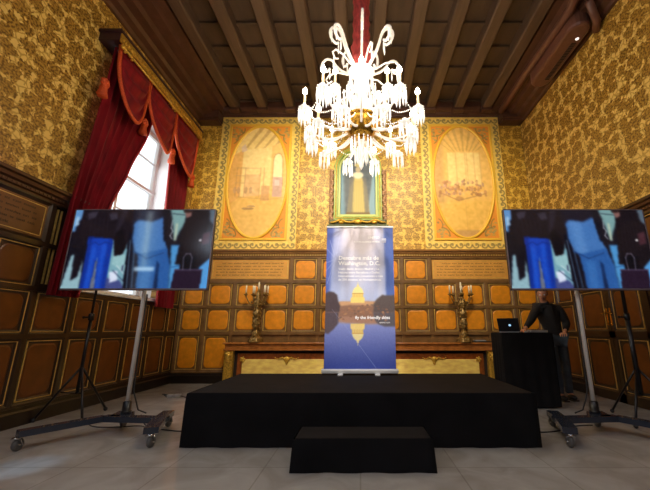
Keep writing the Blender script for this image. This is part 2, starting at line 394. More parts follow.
def panel(P, u0, u1, z0, z1, par, dk=''):
    b = MB(); g = .022
    b.mi = 0; bevel_frame(b, P, u0, u1, z0, z1, .03, .035, .055)
    b.mi = 1
    for (a0, a1, c0, c1) in ((u0 + .03, u1 - .03, z0 + .03, z0 + .03 + .008), (u0 + .03, u1 - .03, z1 - .038, z1 - .03), (u0 + .028, u0 + .042, z0 + .03, z1 - .03), (u1 - .042, u1 - .028, z0 + .03, z1 - .03)):
        wbox(b, P, a0, a1, .03, .047, c0, c1)
    b.mi = 0; bevel_frame(b, P, u0 + .042, u1 - .042, z0 + .04, z1 - .04, .02, .03, .044)
    b.mi = 2; wbox(b, P, u0 + .05, u1 - .05, .02, .031, z0 + .05, z1 - .05)
    # rounded field
    m = .066; a0, a1, c0, c1 = u0 + m, u1 - m, z0 + m, z1 - m; r = .075; pts = []
    for (cx, cz, t0) in ((a1 - r, c1 - r, 0), (a0 + r, c1 - r, 90), (a0 + r, c0 + r, 180), (a1 - r, c0 + r, 270)):
        for k in range(6):
            t = math.radians(t0 + 18 * k); rr = r * (1 - .10 * sin(PI * k / 5)); pts.append((cx + rr * cos(t), cz + rr * sin(t)))
    b.mi = 3; k = len(pts); cu, cz = (a0 + a1) / 2, (c0 + c1) / 2
    vs = [P(u, .031, z) for u, z in pts] + [P(cu + (u - cu) * .93, .038, cz + (z - cz) * .93) for u, z in pts]
    b.add(vs, [(i, (i + 1) % k, k + (i + 1) % k, k + i) for i in range(k)] + [tuple(range(k, 2 * k))])
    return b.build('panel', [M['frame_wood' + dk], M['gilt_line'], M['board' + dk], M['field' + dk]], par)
def glyphs(b, P, u0, u1, z0, z1, lines, n):
    hz = (z1 - z0) / lines
    for l in range(lines):
        zc = z1 - hz * (l + .5); x = u0 + (.12 if l == 0 else 0) ; e = u1 - (random.uniform(.05, .35) if l == lines - 1 else random.uniform(0, .03))
        while x < e:
            for _ in range(random.randint(2, 9)):
                w = random.uniform(.011, .02); h = random.choice((.3, .3, .3, .46)) * hz
                if x + w > e: break
                k = random.randint(0, 3); z = zc - hz * .15; t = .0055
                if k != 1: wbox(b, P, x, x + t, n, n + .001, z, z + h)
                if k != 0: wbox(b, P, x + w - t, x + w, n, n + .001, z, z + hz * .3)
                if k != 2: wbox(b, P, x, x + w, n, n + .001, z + hz * .3 - t, z + hz * .3)
                if k != 3: wbox(b, P, x, x + w, n, n + .001, z, z + t)
                x += w + .007
            x += .03
def inscription(P, u0, u1, z0, z1, par, dk=''):
    b = MB(); bevel_frame(b, P, u0, u1, z0, z1, .035, .035, .06)
    b.mi = 1; wbox(b, P, u0 + .03, u1 - .03, .02, .036, z0 + .03, z1 - .03)
    b.mi = 2
    for (a0, a1, c0, c1) in ((u0 + .06, u1 - .06, z0 + .06, z0 + .068), (u0 + .06, u1 - .06, z1 - .068, z1 - .06), (u0 + .06, u0 + .07, z0 + .06, z1 - .06), (u1 - .07, u1 - .06, z0 + .06, z1 - .06)):
        wbox(b, P, a0, a1, .03, .042, c0, c1)
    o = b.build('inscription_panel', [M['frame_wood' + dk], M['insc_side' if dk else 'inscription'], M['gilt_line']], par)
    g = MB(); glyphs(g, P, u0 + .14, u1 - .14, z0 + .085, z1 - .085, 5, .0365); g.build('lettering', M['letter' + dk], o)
ROWS = [(.235, .98), (1.03, 1.555), (1.58, 2.1), (2.14, 2.66)]
def wain(side, name, spans, cols, insc, skip=lambda u0, u1, z0, z1: False, rail=None, zt=None):
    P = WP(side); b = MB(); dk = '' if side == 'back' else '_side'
    for (u0, u1, z1) in spans: wbox(b, P, u0, u1, 0, .02, 0, z1)
    edges = sorted({c for c in cols})
    top = lambda u: max([z1 for (a, c, z1) in spans if a - .01 <= u <= c + .01] or [0])
    for u in edges: wbox(b, P, u - .03, u + .03, .02, .055, .1, min(2.12 if any(s0 + .05 < u < s1 - .05 for s0, s1 in insc) else 2.7, top(u)))
    for (u0, u1, z1) in spans:
        for z in (.205, 1.005, 1.567, 2.12, 2.68):
            if z < z1 + .03: wbox(b, P, u0, u1, .02, .062, z - .028, min(z + .028, z1 + .01))
    w = struct(b.build(name, M['frame_wood' + dk]))
    for (a0, a1) in insc: inscription(P, a0 + .03, a1 - .03, 2.15, 2.65, w, dk)
    for a0, a1 in zip(edges[:-1], edges[1:]):
        for ri, (z0, z1) in enumerate(ROWS):
            if ri == 3 and any(a0 > s0 - .05 and a1 < s1 + .05 for s0, s1 in insc): continue
            if skip(a0, a1, z0, z1) or (side == 'back' and ri == 0 and abs(a0 + a1) < 5.2): continue
            panel(P, a0 + .03, a1 - .03, z0 - .01 if ri else z0, z1, w, dk)
    pr = [(0, 2.66), (.06, 2.66), (.065, 2.69), (.09, 2.70), (.095, 2.735), (.13, 2.75), (.14, 2.79), (.175, 2.80), (.18, 2.835), (0, 2.835)]
    for (a0, a1) in rail:
        r = MB(); A, B = P(a0, 0, 0), P(a1, 0, 0); ax = Vector(P(0, 1, 0)) - Vector(P(0, 0, 0)); r.ext(pr, A, B, ax)
        d = MB(); u = a0 + .03
        r.mi = 1
        while u < a1 - .03:
            wbox(r, P, u, u + .028, .09, .1, 2.705, 2.73); u += .056
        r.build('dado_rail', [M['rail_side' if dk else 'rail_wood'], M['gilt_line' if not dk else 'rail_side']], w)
    return w
bc = [-3.97] + [s for k in range(6) for s in (-(.93 + .62 * k), .93 + .62 * k) if .93 + .62 * k < 3.9] + [-.31, .31, 3.97]
wain('back', 'trim_4', [(-XW, XW, 2.7)], sorted(set(bc)), [(-3.41, -1.55), (1.55, 3.41)], rail=[(-XW, XW)])
lc = [7.17 - .6 * k for k in range(15)] + [7.56]
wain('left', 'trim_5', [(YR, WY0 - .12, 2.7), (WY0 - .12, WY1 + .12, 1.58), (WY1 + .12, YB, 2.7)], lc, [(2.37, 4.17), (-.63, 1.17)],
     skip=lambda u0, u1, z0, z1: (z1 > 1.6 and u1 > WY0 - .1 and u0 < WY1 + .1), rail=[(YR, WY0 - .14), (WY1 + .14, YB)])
b = MB(); P = WP('left')
for u in (4.25, 4.31, 4.44, 4.56): wbox(b, P, u, u + .014, .02, .04, 1.64, 2.62)
b.build('gilt_strip', M['gilt_line'], D.objects['trim_5'])
DY0, DY1 = 4.75, 6.35
rc = [7.56] + [6.41 + .575 * k for k in range(2)] + [4.69 - .6 * k for k in range(13)]
wain('right', 'trim_6', [(YR, DY0 - .02, 2.7), (DY1 + .02, YB, 2.7), (DY0 - .02, DY1 + .02, .02)], rc, [(2.89, 4.09), (.49, 2.29)],
     skip=lambda u0, u1, z0, z1: u0 < DY1 and u1 > DY0, rail=[(YR, YB)])
# double door set in the right panelling
P = WP('right'); b = MB()
for (a0, a1, z0, z1) in ((DY0 - .03, DY0 + .05, 0, 2.66), (DY1 - .05, DY1 + .03, 0, 2.66), (DY0, DY1, 2.56, 2.66)): wbox(b, P, a0, a1, .02, .08, z0, z1)
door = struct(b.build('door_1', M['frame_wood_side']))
for i, (a0, a1) in enumerate(((DY0 + .05, (DY0 + DY1) / 2 - .004), ((DY0 + DY1) / 2 + .004, DY1 - .05))):
    b = MB(); wbox(b, P, a0, a1, .012, .035, .01, 2.56)
    for z0, z1 in ((.01, .14), (.96, 1.06), (1.74, 1.84), (2.46, 2.56)): wbox(b, P, a0, a1, .035, .055, z0, z1)
    wbox(b, P, a0, a0 + .07, .035, .055, .01, 2.56); wbox(b, P, a1 - .07, a1, .035, .055, .01, 2.56)
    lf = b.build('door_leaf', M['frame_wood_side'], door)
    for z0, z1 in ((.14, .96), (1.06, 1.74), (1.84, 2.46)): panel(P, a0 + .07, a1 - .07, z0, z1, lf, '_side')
    b = MB(); ux = a1 - .035 if i == 0 else a0 + .035
    wbox(b, P, ux - .018, ux + .018, .055, .06, 1.15, 1.42); b.tube([P(ux, .06, 1.34), P(ux, .1, 1.34), P(ux + (.09 if i else -.09), .1, 1.33)], .01, 8); b.tube([P(ux, .06, 1.18), P(ux, .075, 1.18)], .013, 8)
    b.build('handle', M['brass'], lf)
for nm, side, a0, a1 in (('baseboard_back', 'back', -XW, XW), ('baseboard_left', 'left', YR, YB), ('baseboard_right', 'right', YR, YB)):
    P = WP(side); ax = Vector(P(0, 1, 0)) - Vector(P(0, 0, 0))
    segs = [(a0, a1)] if side != 'right' else [(a0, DY0 - .03), (DY1 + .03, a1)]
    b = MB()
    for s0, s1 in segs: b.ext([(0, 0), (.09, 0), (.09, .15), (.07, .17), (.066, .205), (0, .205)], P(s0, 0, 0), P(s1, 0, 0), ax)
    struct(b.build(nm, M['plinth']))

# ------------------------------------------------------------------ window
b = MB(); xo = -XW - .62
b.box(xo, -XW - .25, WY0 - .12, WY0, WZ0 - .1, WZ1 + .1); b.box(xo, -XW - .25, WY1, WY1 + .12, WZ0 - .1, WZ1 + .1)
b.box(xo, -XW - .25, WY0, WY1, WZ0 - .1, WZ0); b.box(xo, -XW - .25, WY0, WY1, WZ1, WZ1 + .1)
win = struct(b.build('window_1', M['plaster']))
b = MB(); fx0, fx1 = xo + .05, xo + .12
b.box(fx0, fx1, WY0, WY0 + .09, WZ0, WZ1); b.box(fx0, fx1, WY1 - .09, WY1, WZ0, WZ1); b.box(fx0, fx1, WY0, WY1, WZ0, WZ0 + .1); b.box(fx0, fx1, WY0, WY1, WZ1 - .1, WZ1)
ym = (WY0 + WY1) / 2; b.box(fx0, fx1 + .02, ym - .03, ym + .03, WZ0, WZ1); b.box(fx0, fx1 + .01, WY0, WY1, 3.93, 3.99)
for z in (2.6, 3.3, 4.6): b.box(fx0 + .01, fx1 - .01, WY0, WY1, z - .01, z + .01)
b.build('window_frame', M['white_paint'], win)
b = MB(); b.box(xo + .08, xo + .085, WY0, WY1, WZ0, WZ1); b.build('pane', M['glass'], win)
b = MB(); b.bbox(-XW - .26, -XW + .1, WY0 - .1, WY1 + .1, WZ0 - .06, WZ0, .015); b.build('window_sill', M['white_paint'], win)
b = MB(); b.box(-XW - 3.0, -XW - 2.9, 1.5, 13, -1, 9)
for yy in (5.0, 7.6, 10.2):
    b.mi = 1; b.box(-XW - 2.9, -XW - 2.87, yy, yy + 1.1, 1.2, 3.4); b.box(-XW - 2.9, -XW - 2.87, yy, yy + 1.1, 5, 7); b.mi = 0
tag(b.build('neighbouring_facade', [M['daylight'], mat('facade_shade', rgb(190, 200, 210), .8, emis=(.8, .87, .95, 1), es=.8)]), 'pale bright house front seen outside through the window', 'building')

# pelmet, rod, curtains
PX = -3.70
t = thing('curtain_pelmet', 'dark wooden pelmet with gilded carved front above the red curtains', 'pelmet', (-XW, 5.7, 5.36))
b = MB(); b.bbox(-XW + .002, PX, 4.3, 7.06, 5.4, 5.56, .012); b.bbox(-XW + .002, PX + .03, 4.27, 7.09, 5.54, 5.585, .01); b.build('pelmet_box', M['pelmet'], t)
b = MB(); b.box(PX, PX + .02, 4.31, 7.05, 5.38, 5.53)
for k in range(40):
    yy = 4.36 + k * .068; b.ball((PX + .02, yy, 5.455), .03, 6, (.6, 1, 1.6 if k % 2 else 1))
b.build('gilded_front', M['gold'], t)
t = thing('curtain_rod', 'thin gilded rod with scrolled ornaments below the pelmet', 'curtain rod', (PX + .02, 5.7, 5.3))
b = MB(); b.tube([(PX + .05, 4.34, 5.3), (PX + .05, 7.03, 5.3)], .02, 8)
for yy in (4.34, 4.5, 5.72, 5.8, 7.0): b.ball((PX + .055, yy, 5.3), .042, 8, (.8, 1, 1)); b.ball((PX + .06, yy + .04, 5.25), .025, 6)
b.build('rod', M['gold'], t)
for yy in (4.6, 5.7, 6.9): b = MB(); b.tube([(PX + .05, yy, 5.3), (PX - .02, yy, 5.3), (PX - .02, yy, 5.395)], .01, 6); b.build('bracket', M['gold'], t)
def curtain(label, edge0, edge1, zt, zb, folds, amp, nu=90, nv=44, side_trim=1):
    c = thing('curtain', label, 'curtain', (-3.85, (edge0(1) + edge1(1)) / 2, zb))
    def fn(s, q):
        y0, y1 = edge0(q), edge1(q); z = zt + (zb - zt) * q
        f = sin(s * folds * 2 * PI + .6 * sin(q * 3 + s * 9)); g = .35 * sin(s * folds * 4.7 + q * 2)
        return (-3.84 + amp * (f + g) * (.5 + .5 * q), y0 + (y1 - y0) * s + .012 * cos(s * folds * 2 * PI), z)
    b = MB(); b.grid(fn, nu, nv); b.build('drape', M['velvet'], c)
    b = MB(); e = side_trim
    b.tube([Vector(fn(e, j / nv)) + Vector((.012, 0, 0)) for j in range(nv + 1)], .017, 6); b.build('edge_braid', mat('crimson_braid', rgb(176, 40, 44), .6), c)
    return c
def pl(pts):
    def f(q):
        for (a, ya), (c, yc) in zip(pts[:-1], pts[1:]):
            if q <= c: k = (q - a) / (c - a); k = k * k * (3 - 2 * k) * .4 + k * .6; return ya + (yc - ya) * k
        return pts[-1][1]
    return f
curtain('wide red velvet curtain swept open behind the left television', pl([(0, 4.40), (.7, 4.22), (1, 4.18)]), pl([(0, 5.62), (.23, 5.45), (.46, 5.14), (.64, 4.9), (.8, 4.72), (1, 4.62)]), 5.38, 1.5, 8, .04)
curtain('narrow red velvet curtain hanging straight beside the back wall corner', pl([(0, 6.12), (.2, 6.17), (1, 6.42)]), pl([(0, 7.0), (1, 7.06)]), 5.38, 1.5, 6, .038, nu=70, side_trim=0)
v = thing('swag_valance', 'red velvet swag valance edged in orange braid over the curtains', 'valance', (-3.7, 5.7, 4.4))
def swag(y0, y1, yb, zb, zt=5.37):
    sag = zt - zb; c = (yb - y0) / (y1 - y0)
    def sh(s):
        a = s / c if s < c else (1 - s) / (1 - c); a = max(0, min(1, a)); return math.sqrt(max(0, 1 - (1 - a) ** 2)) if s < c else sin(a * PI / 2) ** .6
    def fn(s, q):
        S = sh(s); z = zt - q * sag * S
        k = .5 + .5 * cos(q * 8 * PI + 2.5 * s)
        return (-3.735 + .10 * sin(PI * s) * (.3 + .7 * q) + .05 * k * sin(PI * s), y0 + (y1 - y0) * (s + .07 * (1 - q) * sin(2 * PI * s) * -1), z)
    b = MB(); b.grid(fn, 36, 40); o = b.build('swag', M['velvet'], v)
    b = MB(); b.tube([Vector(fn(i / 36, 1)) + Vector((.012, 0, 0)) for i in range(37)], .028, 8); b.build('braid', M['trim_orange'], o)
swag(4.38, 5.17, 4.79, 4.3); swag(5.13, 6.06, 5.72, 4.28); swag(6.02, 6.98, 6.58, 4.22)
for (yy, zz) in ((4.25, 4.5), (5.2, 4.48), (6.12, 4.42), (6.96, 4.28)):
    b = MB(); xx = -3.74
    for k in range(7):
        a = 2 * PI * k / 7; b.ball((xx + .01, yy + .045 * cos(a), zz + .08 + .045 * sin(a)), .036, 6)
    b.ball((xx + .03, yy, zz + .08), .04, 6)
    b.lathe([(.02, .06), (.045, .02), (.05, -.05), (.07, -.13), (.055, -.15), (.0, -.15)], (xx, yy, zz), 12, .12, 6)
    b.build('tassel', M['trim_orange'], v)

# ------------------------------------------------------------------ murals on the back wall
def scroll_border(cv, x0, x1, y0, y1, n, horiz, asp):
    for k in range(n):
        f0 = k / n; f1 = (k + 1) / n
        if horiz: cx = x0 + (x1 - x0) * (f0 + f1) / 2; cy = (y0 + y1) / 2; R = (y1 - y0) * asp * .38
        else: cx = (x0 + x1) / 2; cy = y0 + (y1 - y0) * (f0 + f1) / 2; R = (x1 - x0) * .38
        s = 1 if k % 2 else -1; pts = []
        for i in range(13):
            a = i / 12 * 1.65 * PI; r = R * (1 - .055 * i)
            dx, dy = r * cos(a) * s, r * sin(a)
            pts.append((cx + dx, cy + dy / asp) if horiz else (cx + dy, cy + dx / asp))
        cv.line(pts, .0075, (150, 128, 78), .8)
        cv.ell(cx, cy, R * .3, R * .3 / asp, (150, 128, 84), .7)
        ex, ey = (cx + (x1 - x0) / n / 2, cy) if horiz else (cx, cy + (y1 - y0) / n / 2)
        cv.ell(ex, ey, .010, .010 / asp, (120, 96, 60), .7)
def corner_orn(cv, cx, cy, sx, sy, asp):
    for i in range(26):
        a = random.uniform(0, PI / 2); r = random.uniform(.02, .14) * (1.25 - .9 * abs(a / (PI / 2) - .5))
        x = cx + sx * r * cos(a) * 1.3; y = cy + sy * r * sin(a) * 1.5 / asp
        cv.ell(x, y, .017, .012 / asp, random.choice([(196, 166, 96), (176, 160, 104), (214, 168, 84), (150, 130, 82)]), .8)
    pts = [(cx + sx * (.02 + .11 * t + .02 * sin(9 * t)), cy + sy * (.20 - .17 * t + .02 * cos(9 * t)) / asp) for t in [i / 14 for i in range(15)]]
    cv.line(pts, .006, (150, 122, 62), .8)
def mural(label, x0, x1, z0, z1, kind):
    cx = (x0 + x1) / 2; t = thing('painted_wall_panel', label, 'wall painting', (cx, YB, z0))
    W, H = x1 - x0, z1 - z0; w = 140; h = int(w * H / W); asp = H / W
    b = MB(); b.box(x0, x1, YB - .04, YB - .002, z0, z1); b.build('backing_board', M['mural_mould'], t)
    cv = Canvas(w, h, (248, 212, 110)); bd = .108; by = bd / asp
    cv.noise(5, 1)
    scroll_border(cv, 0, 1, 0, by, 11, True, asp); scroll_border(cv, 0, 1, 1 - by, 1, 11, True, asp)
    scroll_border(cv, 0, bd, by, 1 - by, 19, False, asp); scroll_border(cv, 1 - bd, 1, by, 1 - by, 19, False, asp)
    i0, i1, j0, j1 = bd + .026, 1 - bd - .026, by + .026 / asp, 1 - by - .026 / asp
    cv.poly([(i0, j0), (i1, j0), (i1, j1), (i0, j1)], (238, 156, 60));
    for sx, sy, px, py in ((1, 1, i0 + .02, j0 + .02 / asp), (-1, 1, i1 - .02, j0 + .02 / asp), (1, -1, i0 + .02, j1 - .02 / asp), (-1, -1, i1 - .02, j1 - .02 / asp)): corner_orn(cv, px, py, sx, sy, asp)
    rx, ry = (i1 - i0) / 2 + .002, (j1 - j0) / 2 + .0 / asp
    o = Canvas(w, h, (240, 186, 92)); X = lambda a: .5 + rx * a; Y = lambda a: .5 + ry * a
    if kind == 0:                      # beamed interior with hearth, shelves and arched window
        o.poly([(X(-1), Y(-1)), (X(1), Y(-1)), (X(1), Y(-.62)), (X(-.55), Y(-.55)), (X(-1), Y(-.4))], (244, 204, 116))
        for k in range(6):
            o.poly([(X(-.5 + .3 * k), Y(-.58)), (X(-.42 + .3 * k), Y(-.585)), (X(.15 + .34 * k), Y(-1)), (X(-.02 + .34 * k), Y(-1))], (208, 160, 84), .85)
        o.poly([(X(-1), Y(-.4)), (X(-.55), Y(-.55)), (X(-.55), Y(.3)), (X(-1), Y(.5))], (228, 168, 84), .8)
        o.poly([(X(-.55), Y(-.55)), (X(.45), Y(-.6)), (X(.45), Y(.24)), (X(-.55), Y(.3))], (246, 208, 126))
        o.poly([(X(-.62), Y(-.6)), (X(-.5), Y(-.66)), (X(-.42), Y(-.54)), (X(-.6), Y(-.5))], (222, 186, 150), .8)
        for z in (-.22, -.08, .05): o.line([(X(-.75), Y(z)), (X(.05), Y(z + .01))], .004, (198, 150, 92), .7)
        o.poly([(X(-.42), Y(-.1)), (X(.08), Y(-.1)), (X(.08), Y(.28)), (X(-.42), Y(.3))], (232, 180, 112), .8)
        for xx in (-.7, -.58, -.42, .08, .2): o.line([(X(xx), Y(-.22)), (X(xx), Y(.3))], .005, (196, 140, 84), .6)
        o.poly([(X(.4), Y(-.62)), (X(.95), Y(-.75)), (X(1), Y(.4)), (X(.4), Y(.24))], (240, 190, 104), .9)
        ar = [(X(.48), Y(.1)), (X(.48), Y(-.35))] + [(X(.64 - .16 * cos(a)), Y(-.35 - .14 * sin(a))) for a in (.5, 1, 1.57, 2.1, 2.6)] + [(X(.8), Y(-.35)), (X(.82), Y(.1))]
        o.poly(ar, (252, 226, 158), .9); o.line(ar, .006, (190, 142, 78), .8)
        o.poly([(X(.5), Y(-.05)), (X(.82), Y(-.05)), (X(.82), Y(.3)), (X(.5), Y(.3))], (204, 160, 132), .9); o.poly([(X(.56), Y(.0)), (X(.72), Y(.0)), (X(.72), Y(.1)), (X(.56), Y(.1))], (232, 200, 170), .9)
        o.poly([(X(.14), Y(.1)), (X(.4), Y(.1)), (X(.4), Y(.36)), (X(.14), Y(.36))], (206, 148, 92), .7)
        for xx in (-.72, -.6, -.36, -.2): o.ell(X(xx), Y(.18), .02, .045 / asp, (196, 146, 96), .7)
        o.ell(X(-.25), Y(.5), .07, .016 / asp, (176, 128, 78), .8); o.ell(X(-.15), Y(.46), .05, .012 / asp, (188, 140, 88), .8)
        o.line([(X(-.55), Y(.3)), (X(.4), Y(.34)), (X(.95), Y(.3))], .005, (196, 140, 80), .5)
    else:                              # vaulted chamber with a seated assembly
        o.poly([(X(-1), Y(-1)), (X(-.62), Y(-1)), (X(-.62), Y(.5)), (X(-1), Y(.5))], (206, 156, 86), .8, soft=3)
        for k in range(9):
            a = -1.15 + 2.3 * k / 8; o.poly([(X(.05 + .10 * (k - 4)), Y(-.52)), (X(.09 + .10 * (k - 4)), Y(-.52)), (X(.12 + 1.1 * sin(a * 1.0)), Y(-.62 - .4 * cos(a))), (X(.0 + 1.1 * sin(a)), Y(-.62 - .4 * cos(a)))], (212, 160, 78), .8)
        o.poly([(X(-.5), Y(-.5)), (X(.6), Y(-.5)), (X(.6), Y(.1)), (X(-.5), Y(.1))], (248, 210, 124), .9, soft=1)
        for xx in (-.5, -.2, .1, .16, .4, .6): o.line([(X(xx), Y(-.5)), (X(xx), Y(.06))], .005, (218, 164, 88), .6)
        for i in range(90):
            xx = random.uniform(-.82, .72); yy = random.uniform(.0, .24) + .05 * abs(xx)
            o.ell(X(xx), Y(yy), random.uniform(.01, .022), random.uniform(.012, .03) / asp, random.choice([(200, 138, 84), (214, 156, 100), (176, 118, 72), (238, 190, 120), (190, 140, 110)]), .75)
        o.line([(X(-.8), Y(.22)), (X(-.2), Y(.36)), (X(.7), Y(.24))], .008, (176, 118, 66), .6)
        o.ell(X(-.18), Y(.33), .05, .03 / asp, (166, 112, 70), .6, soft=1)
        o.poly([(X(-1), Y(.4)), (X(1), Y(.34)), (X(1), Y(1)), (X(-1), Y(1))], (240, 184, 76), .6, soft=2)
        o.line([(X(.02), Y(.36)), (X(.02), Y(.9))], .003, (214, 156, 70), .7)
        o.poly([(X(-.4), Y(.86)), (X(.4), Y(.86)), (X(.3), Y(1)), (X(-.3), Y(1))], (190, 140, 84), .7, soft=1)
    o.noise(4, 1.5); o.blur(.6); o.a = o.a * np.array([1.03, 1.06, 1.2])
    m = (((cv.X - .5) / rx) ** 2 + ((cv.Y - .5) / ry) ** 2 < 1)
    cv.put(m, (0, 0, 0)); cv.a += o.a * m[..., None]
    picture('painting', cv, (x0, YB - .042, z1), (W, 0, 0), (0, 0, -H), M['paint'], t)
    b = MB(); a0, a1, c0, c1 = x0 + bd * W, x1 - bd * W, z0 + bd * W, z1 - bd * W; q = .05
    for (p0, p1, r0, r1) in ((a0, a1, c0, c0 + q), (a0, a1, c1 - q, c1), (a0, a0 + q, c0 + q, c1 - q), (a1 - q, a1, c0 + q, c1 - q)): b.bbox(p0, p1, YB - .07, YB - .04, r0, r1, .01)
    b.build('rectangular_moulding', M['mural_mould'], t)
    b = MB(); zc = (z0 + z1) / 2; b.tube([(cx + rx * W * cos(a), YB - .045, zc + ry * H * sin(a)) for a in [2 * PI * i / 64 for i in range(64)]], .034, 8, True)
    b.build('oval_moulding', M['mural_mould'], t)
mural('oval painting of a beamed interior with hearth, left of the framed picture', -3.46, -1.49, 2.86, 6.29, 0)
mural('oval painting of a seated assembly under a vault, right side of back wall', 1.49, 3.46, 2.86, 6.29, 1)

# framed picture in the middle
t = thing('framed_picture', 'arched green framed picture of a robed figure between blue drapes', 'picture', (-.05, YB, 3.38))
cx = -.06; hw = .56; zb, zs, rt = 3.3, 4.85, .56
def arch(hw, zb, zs, n=14, sq=1.0): return [(cx - hw, zb), (cx + hw, zb)] + [(cx + hw * cos(a), zs + hw * sq * sin(a)) for a in [PI * i / n for i in range(n + 1)]]
def arch_frame(b, h0, h1, zb0, zb1, y0, y1):
    o = arch(h0, zb0, zs); i = arch(h1, zb1, zs); k = len(o)
    vs = [(x, y0, z) for x, z in o] + [(x, y1, z) for x, z in o] + [(x, y1, z) for x, z in i] + [(x, y0 + .002, z) for x, z in i]
    fs = []
    for j in range(k):
        n = (j + 1) % k
        fs += [(j, n, k + n, k + j), (k + j, k + n, 2 * k + n, 2 * k + j), (2 * k + j, 2 * k + n, 3 * k + n, 3 * k + j)]
    b.add(vs, fs)
b = MB(); arch_frame(b, .56, .47, 3.54, 3.63, YB - .005, YB - .14); b.build('outer_frame', M['green_frame'], t)
b = MB(); arch_frame(b, .465, .415, 3.635, 3.685, YB - .005, YB - .10); b.build('inner_frame', mat('pale_green', rgb(196, 204, 120), .35), t)
b = MB(); b.tube([(x, YB - .145, z) for x, z in arch(.515, 3.585, zs, 24)], .014, 6, True); b.build('gilt_bead', M['gold'], t)
cv = Canvas(90, 170, (88, 96, 108)); cv.noise(5, 3)
cv.poly([(0, 0), (.22, 0), (.1, .35), (.17, 1), (0, 1)], (120, 158, 188), 1, soft=2); cv.poly([(1, 0), (.78, 0), (.88, .4), (.74, .95), (.8, 1), (1, 1)], (140, 172, 194), 1, soft=2)
for k in range(6): cv.line([(.03 + .03 * k, 0), (.02 + .026 * k, .4), (.03 + .03 * k, 1)], .006, (96, 132, 160), .6); cv.line([(.97 - .03 * k, 0), (.98 - .02 * k, .4), (.97 - .03 * k, 1)], .006, (110, 144, 170), .6)
cv.poly([(.38, .40), (.62, .40), (.72, .55), (.8, .96), (.22, .96), (.3, .55)], (206, 186, 118), 1, soft=1.5)
cv.poly([(.28, .42), (.4, .38), (.36, .95), (.22, .95)], (112, 108, 104), .8, soft=1.5); cv.poly([(.62, .38), (.72, .42), (.8, .95), (.68, .95)], (112, 108, 104), .8, soft=1.5)
for k in range(7): cv.line([(.4 + .035 * k, .45), (.34 + .055 * k, .94)], .006, (182, 156, 84), .7)
cv.ell(.5, .36, .14, .055, (238, 230, 206), .95, soft=1.5); cv.ell(.5, .27, .07, .045, (196, 178, 150), 1, soft=1); cv.ell(.5, .2, .1, .03, (214, 196, 120), .9, soft=1)
cv.poly([(.2, .93), (.8, .93), (.82, 1), (.18, 1)], (120, 96, 58), .9, soft=1)
cv.blur(.6)
zt = zs + .45; yy0 = zt; hh = zt - 3.65
gx = (np.arange(90) / 89 * .9 - .45)[None, :]; gz = (zt - np.arange(170) / 169 * hh)[:, None]
mk = (gz < zs) | (gx ** 2 + (gz - zs) ** 2 < .45 ** 2)
picture('painting', cv, (cx - .45, YB - .03, zt), (.9, 0, 0), (0, 0, -hh), M['paint'], t, mask=mk)
for s in (-1, 1):
    b = MB(); xx = cx + s * .62
    for k in range(24):
        z = 3.54 + k * .055; b.ball((xx + .02 * sin(k * 1.9), YB - .05, z), .045, 6, (1, .8, .9)); b.ball((xx + s * .04, YB - .03, z + .02), .028, 6)
    b.build('carved_side', M['carved'], t)
b = MB(); b.bbox(cx - .70, cx + .70, YB - .2, YB - .003, 3.36, 3.41, .01); b.bbox(cx - .66, cx + .66, YB - .16, YB - .003, 3.41, 3.54, .02); b.build('ledge', mat('dark_green_paint', rgb(74, 80, 30), .4), t)
b = MB()
for k in range(40):
    u = -1 + 2 * k / 39; z = 3.53 - .07 * abs(sin(u * PI * 1.5)) ; b.ball((cx + u * .6, YB - .2, z), .032, 6, (1.2, .7, .8))
b.ball((cx, YB - .21, 3.47), .075, 10, (1.3, .5, .8))
for s in (-1, 1): b.ball((cx + s * .38, YB - .2, 3.46), .05, 8, (1.4, .6, .8))
b.build('gilded_festoon', M['gold'], t)

# ------------------------------------------------------------------ mantel
t = thing('mantelpiece', 'long low marble mantelpiece with gilded pilasters along the back wall', 'mantelpiece', (0, 7.4, 0))
b = MB(); b.bbox(-2.84, 2.84, 7.27, 7.52, .79, .825, .012); b.bbox(-2.8, 2.8, 7.31, 7.52, .69, .79, .01); b.bbox(-2.82, 2.82, 7.29, 7.52, .665, .69, .008); b.build('mantel_shelf', M['mantel_top'], t)
b = MB(); b.box(-2.70, 2.70, 7.42, 7.52, 0, .665); b.build('back_slab', M['shadow_gap'], t)
for s in (-1, 1):
    b = MB(); b.bbox(min(s * 2.8, s * 2.62), max(s * 2.8, s * 2.62), 7.32, 7.5, 0, .66, .015); b.bbox(min(s * 2.78, s * 2.64), max(s * 2.78, s * 2.64), 7.30, 7.34, .06, .46, .012)
    b.ball((s * 2.71, 7.3, .56), .07, 8, (.9, .5, 1.1)); b.ball((s * 2.71, 7.29, .49), .045, 8, (1, .6, 1.4))
    for k in range(5): b.ball((s * 2.71 + .05 * cos(k * 1.26), 7.295, .57 + .05 * sin(k * 1.26)), .028, 6)
    b.build('pilaster', M['gold'], t)
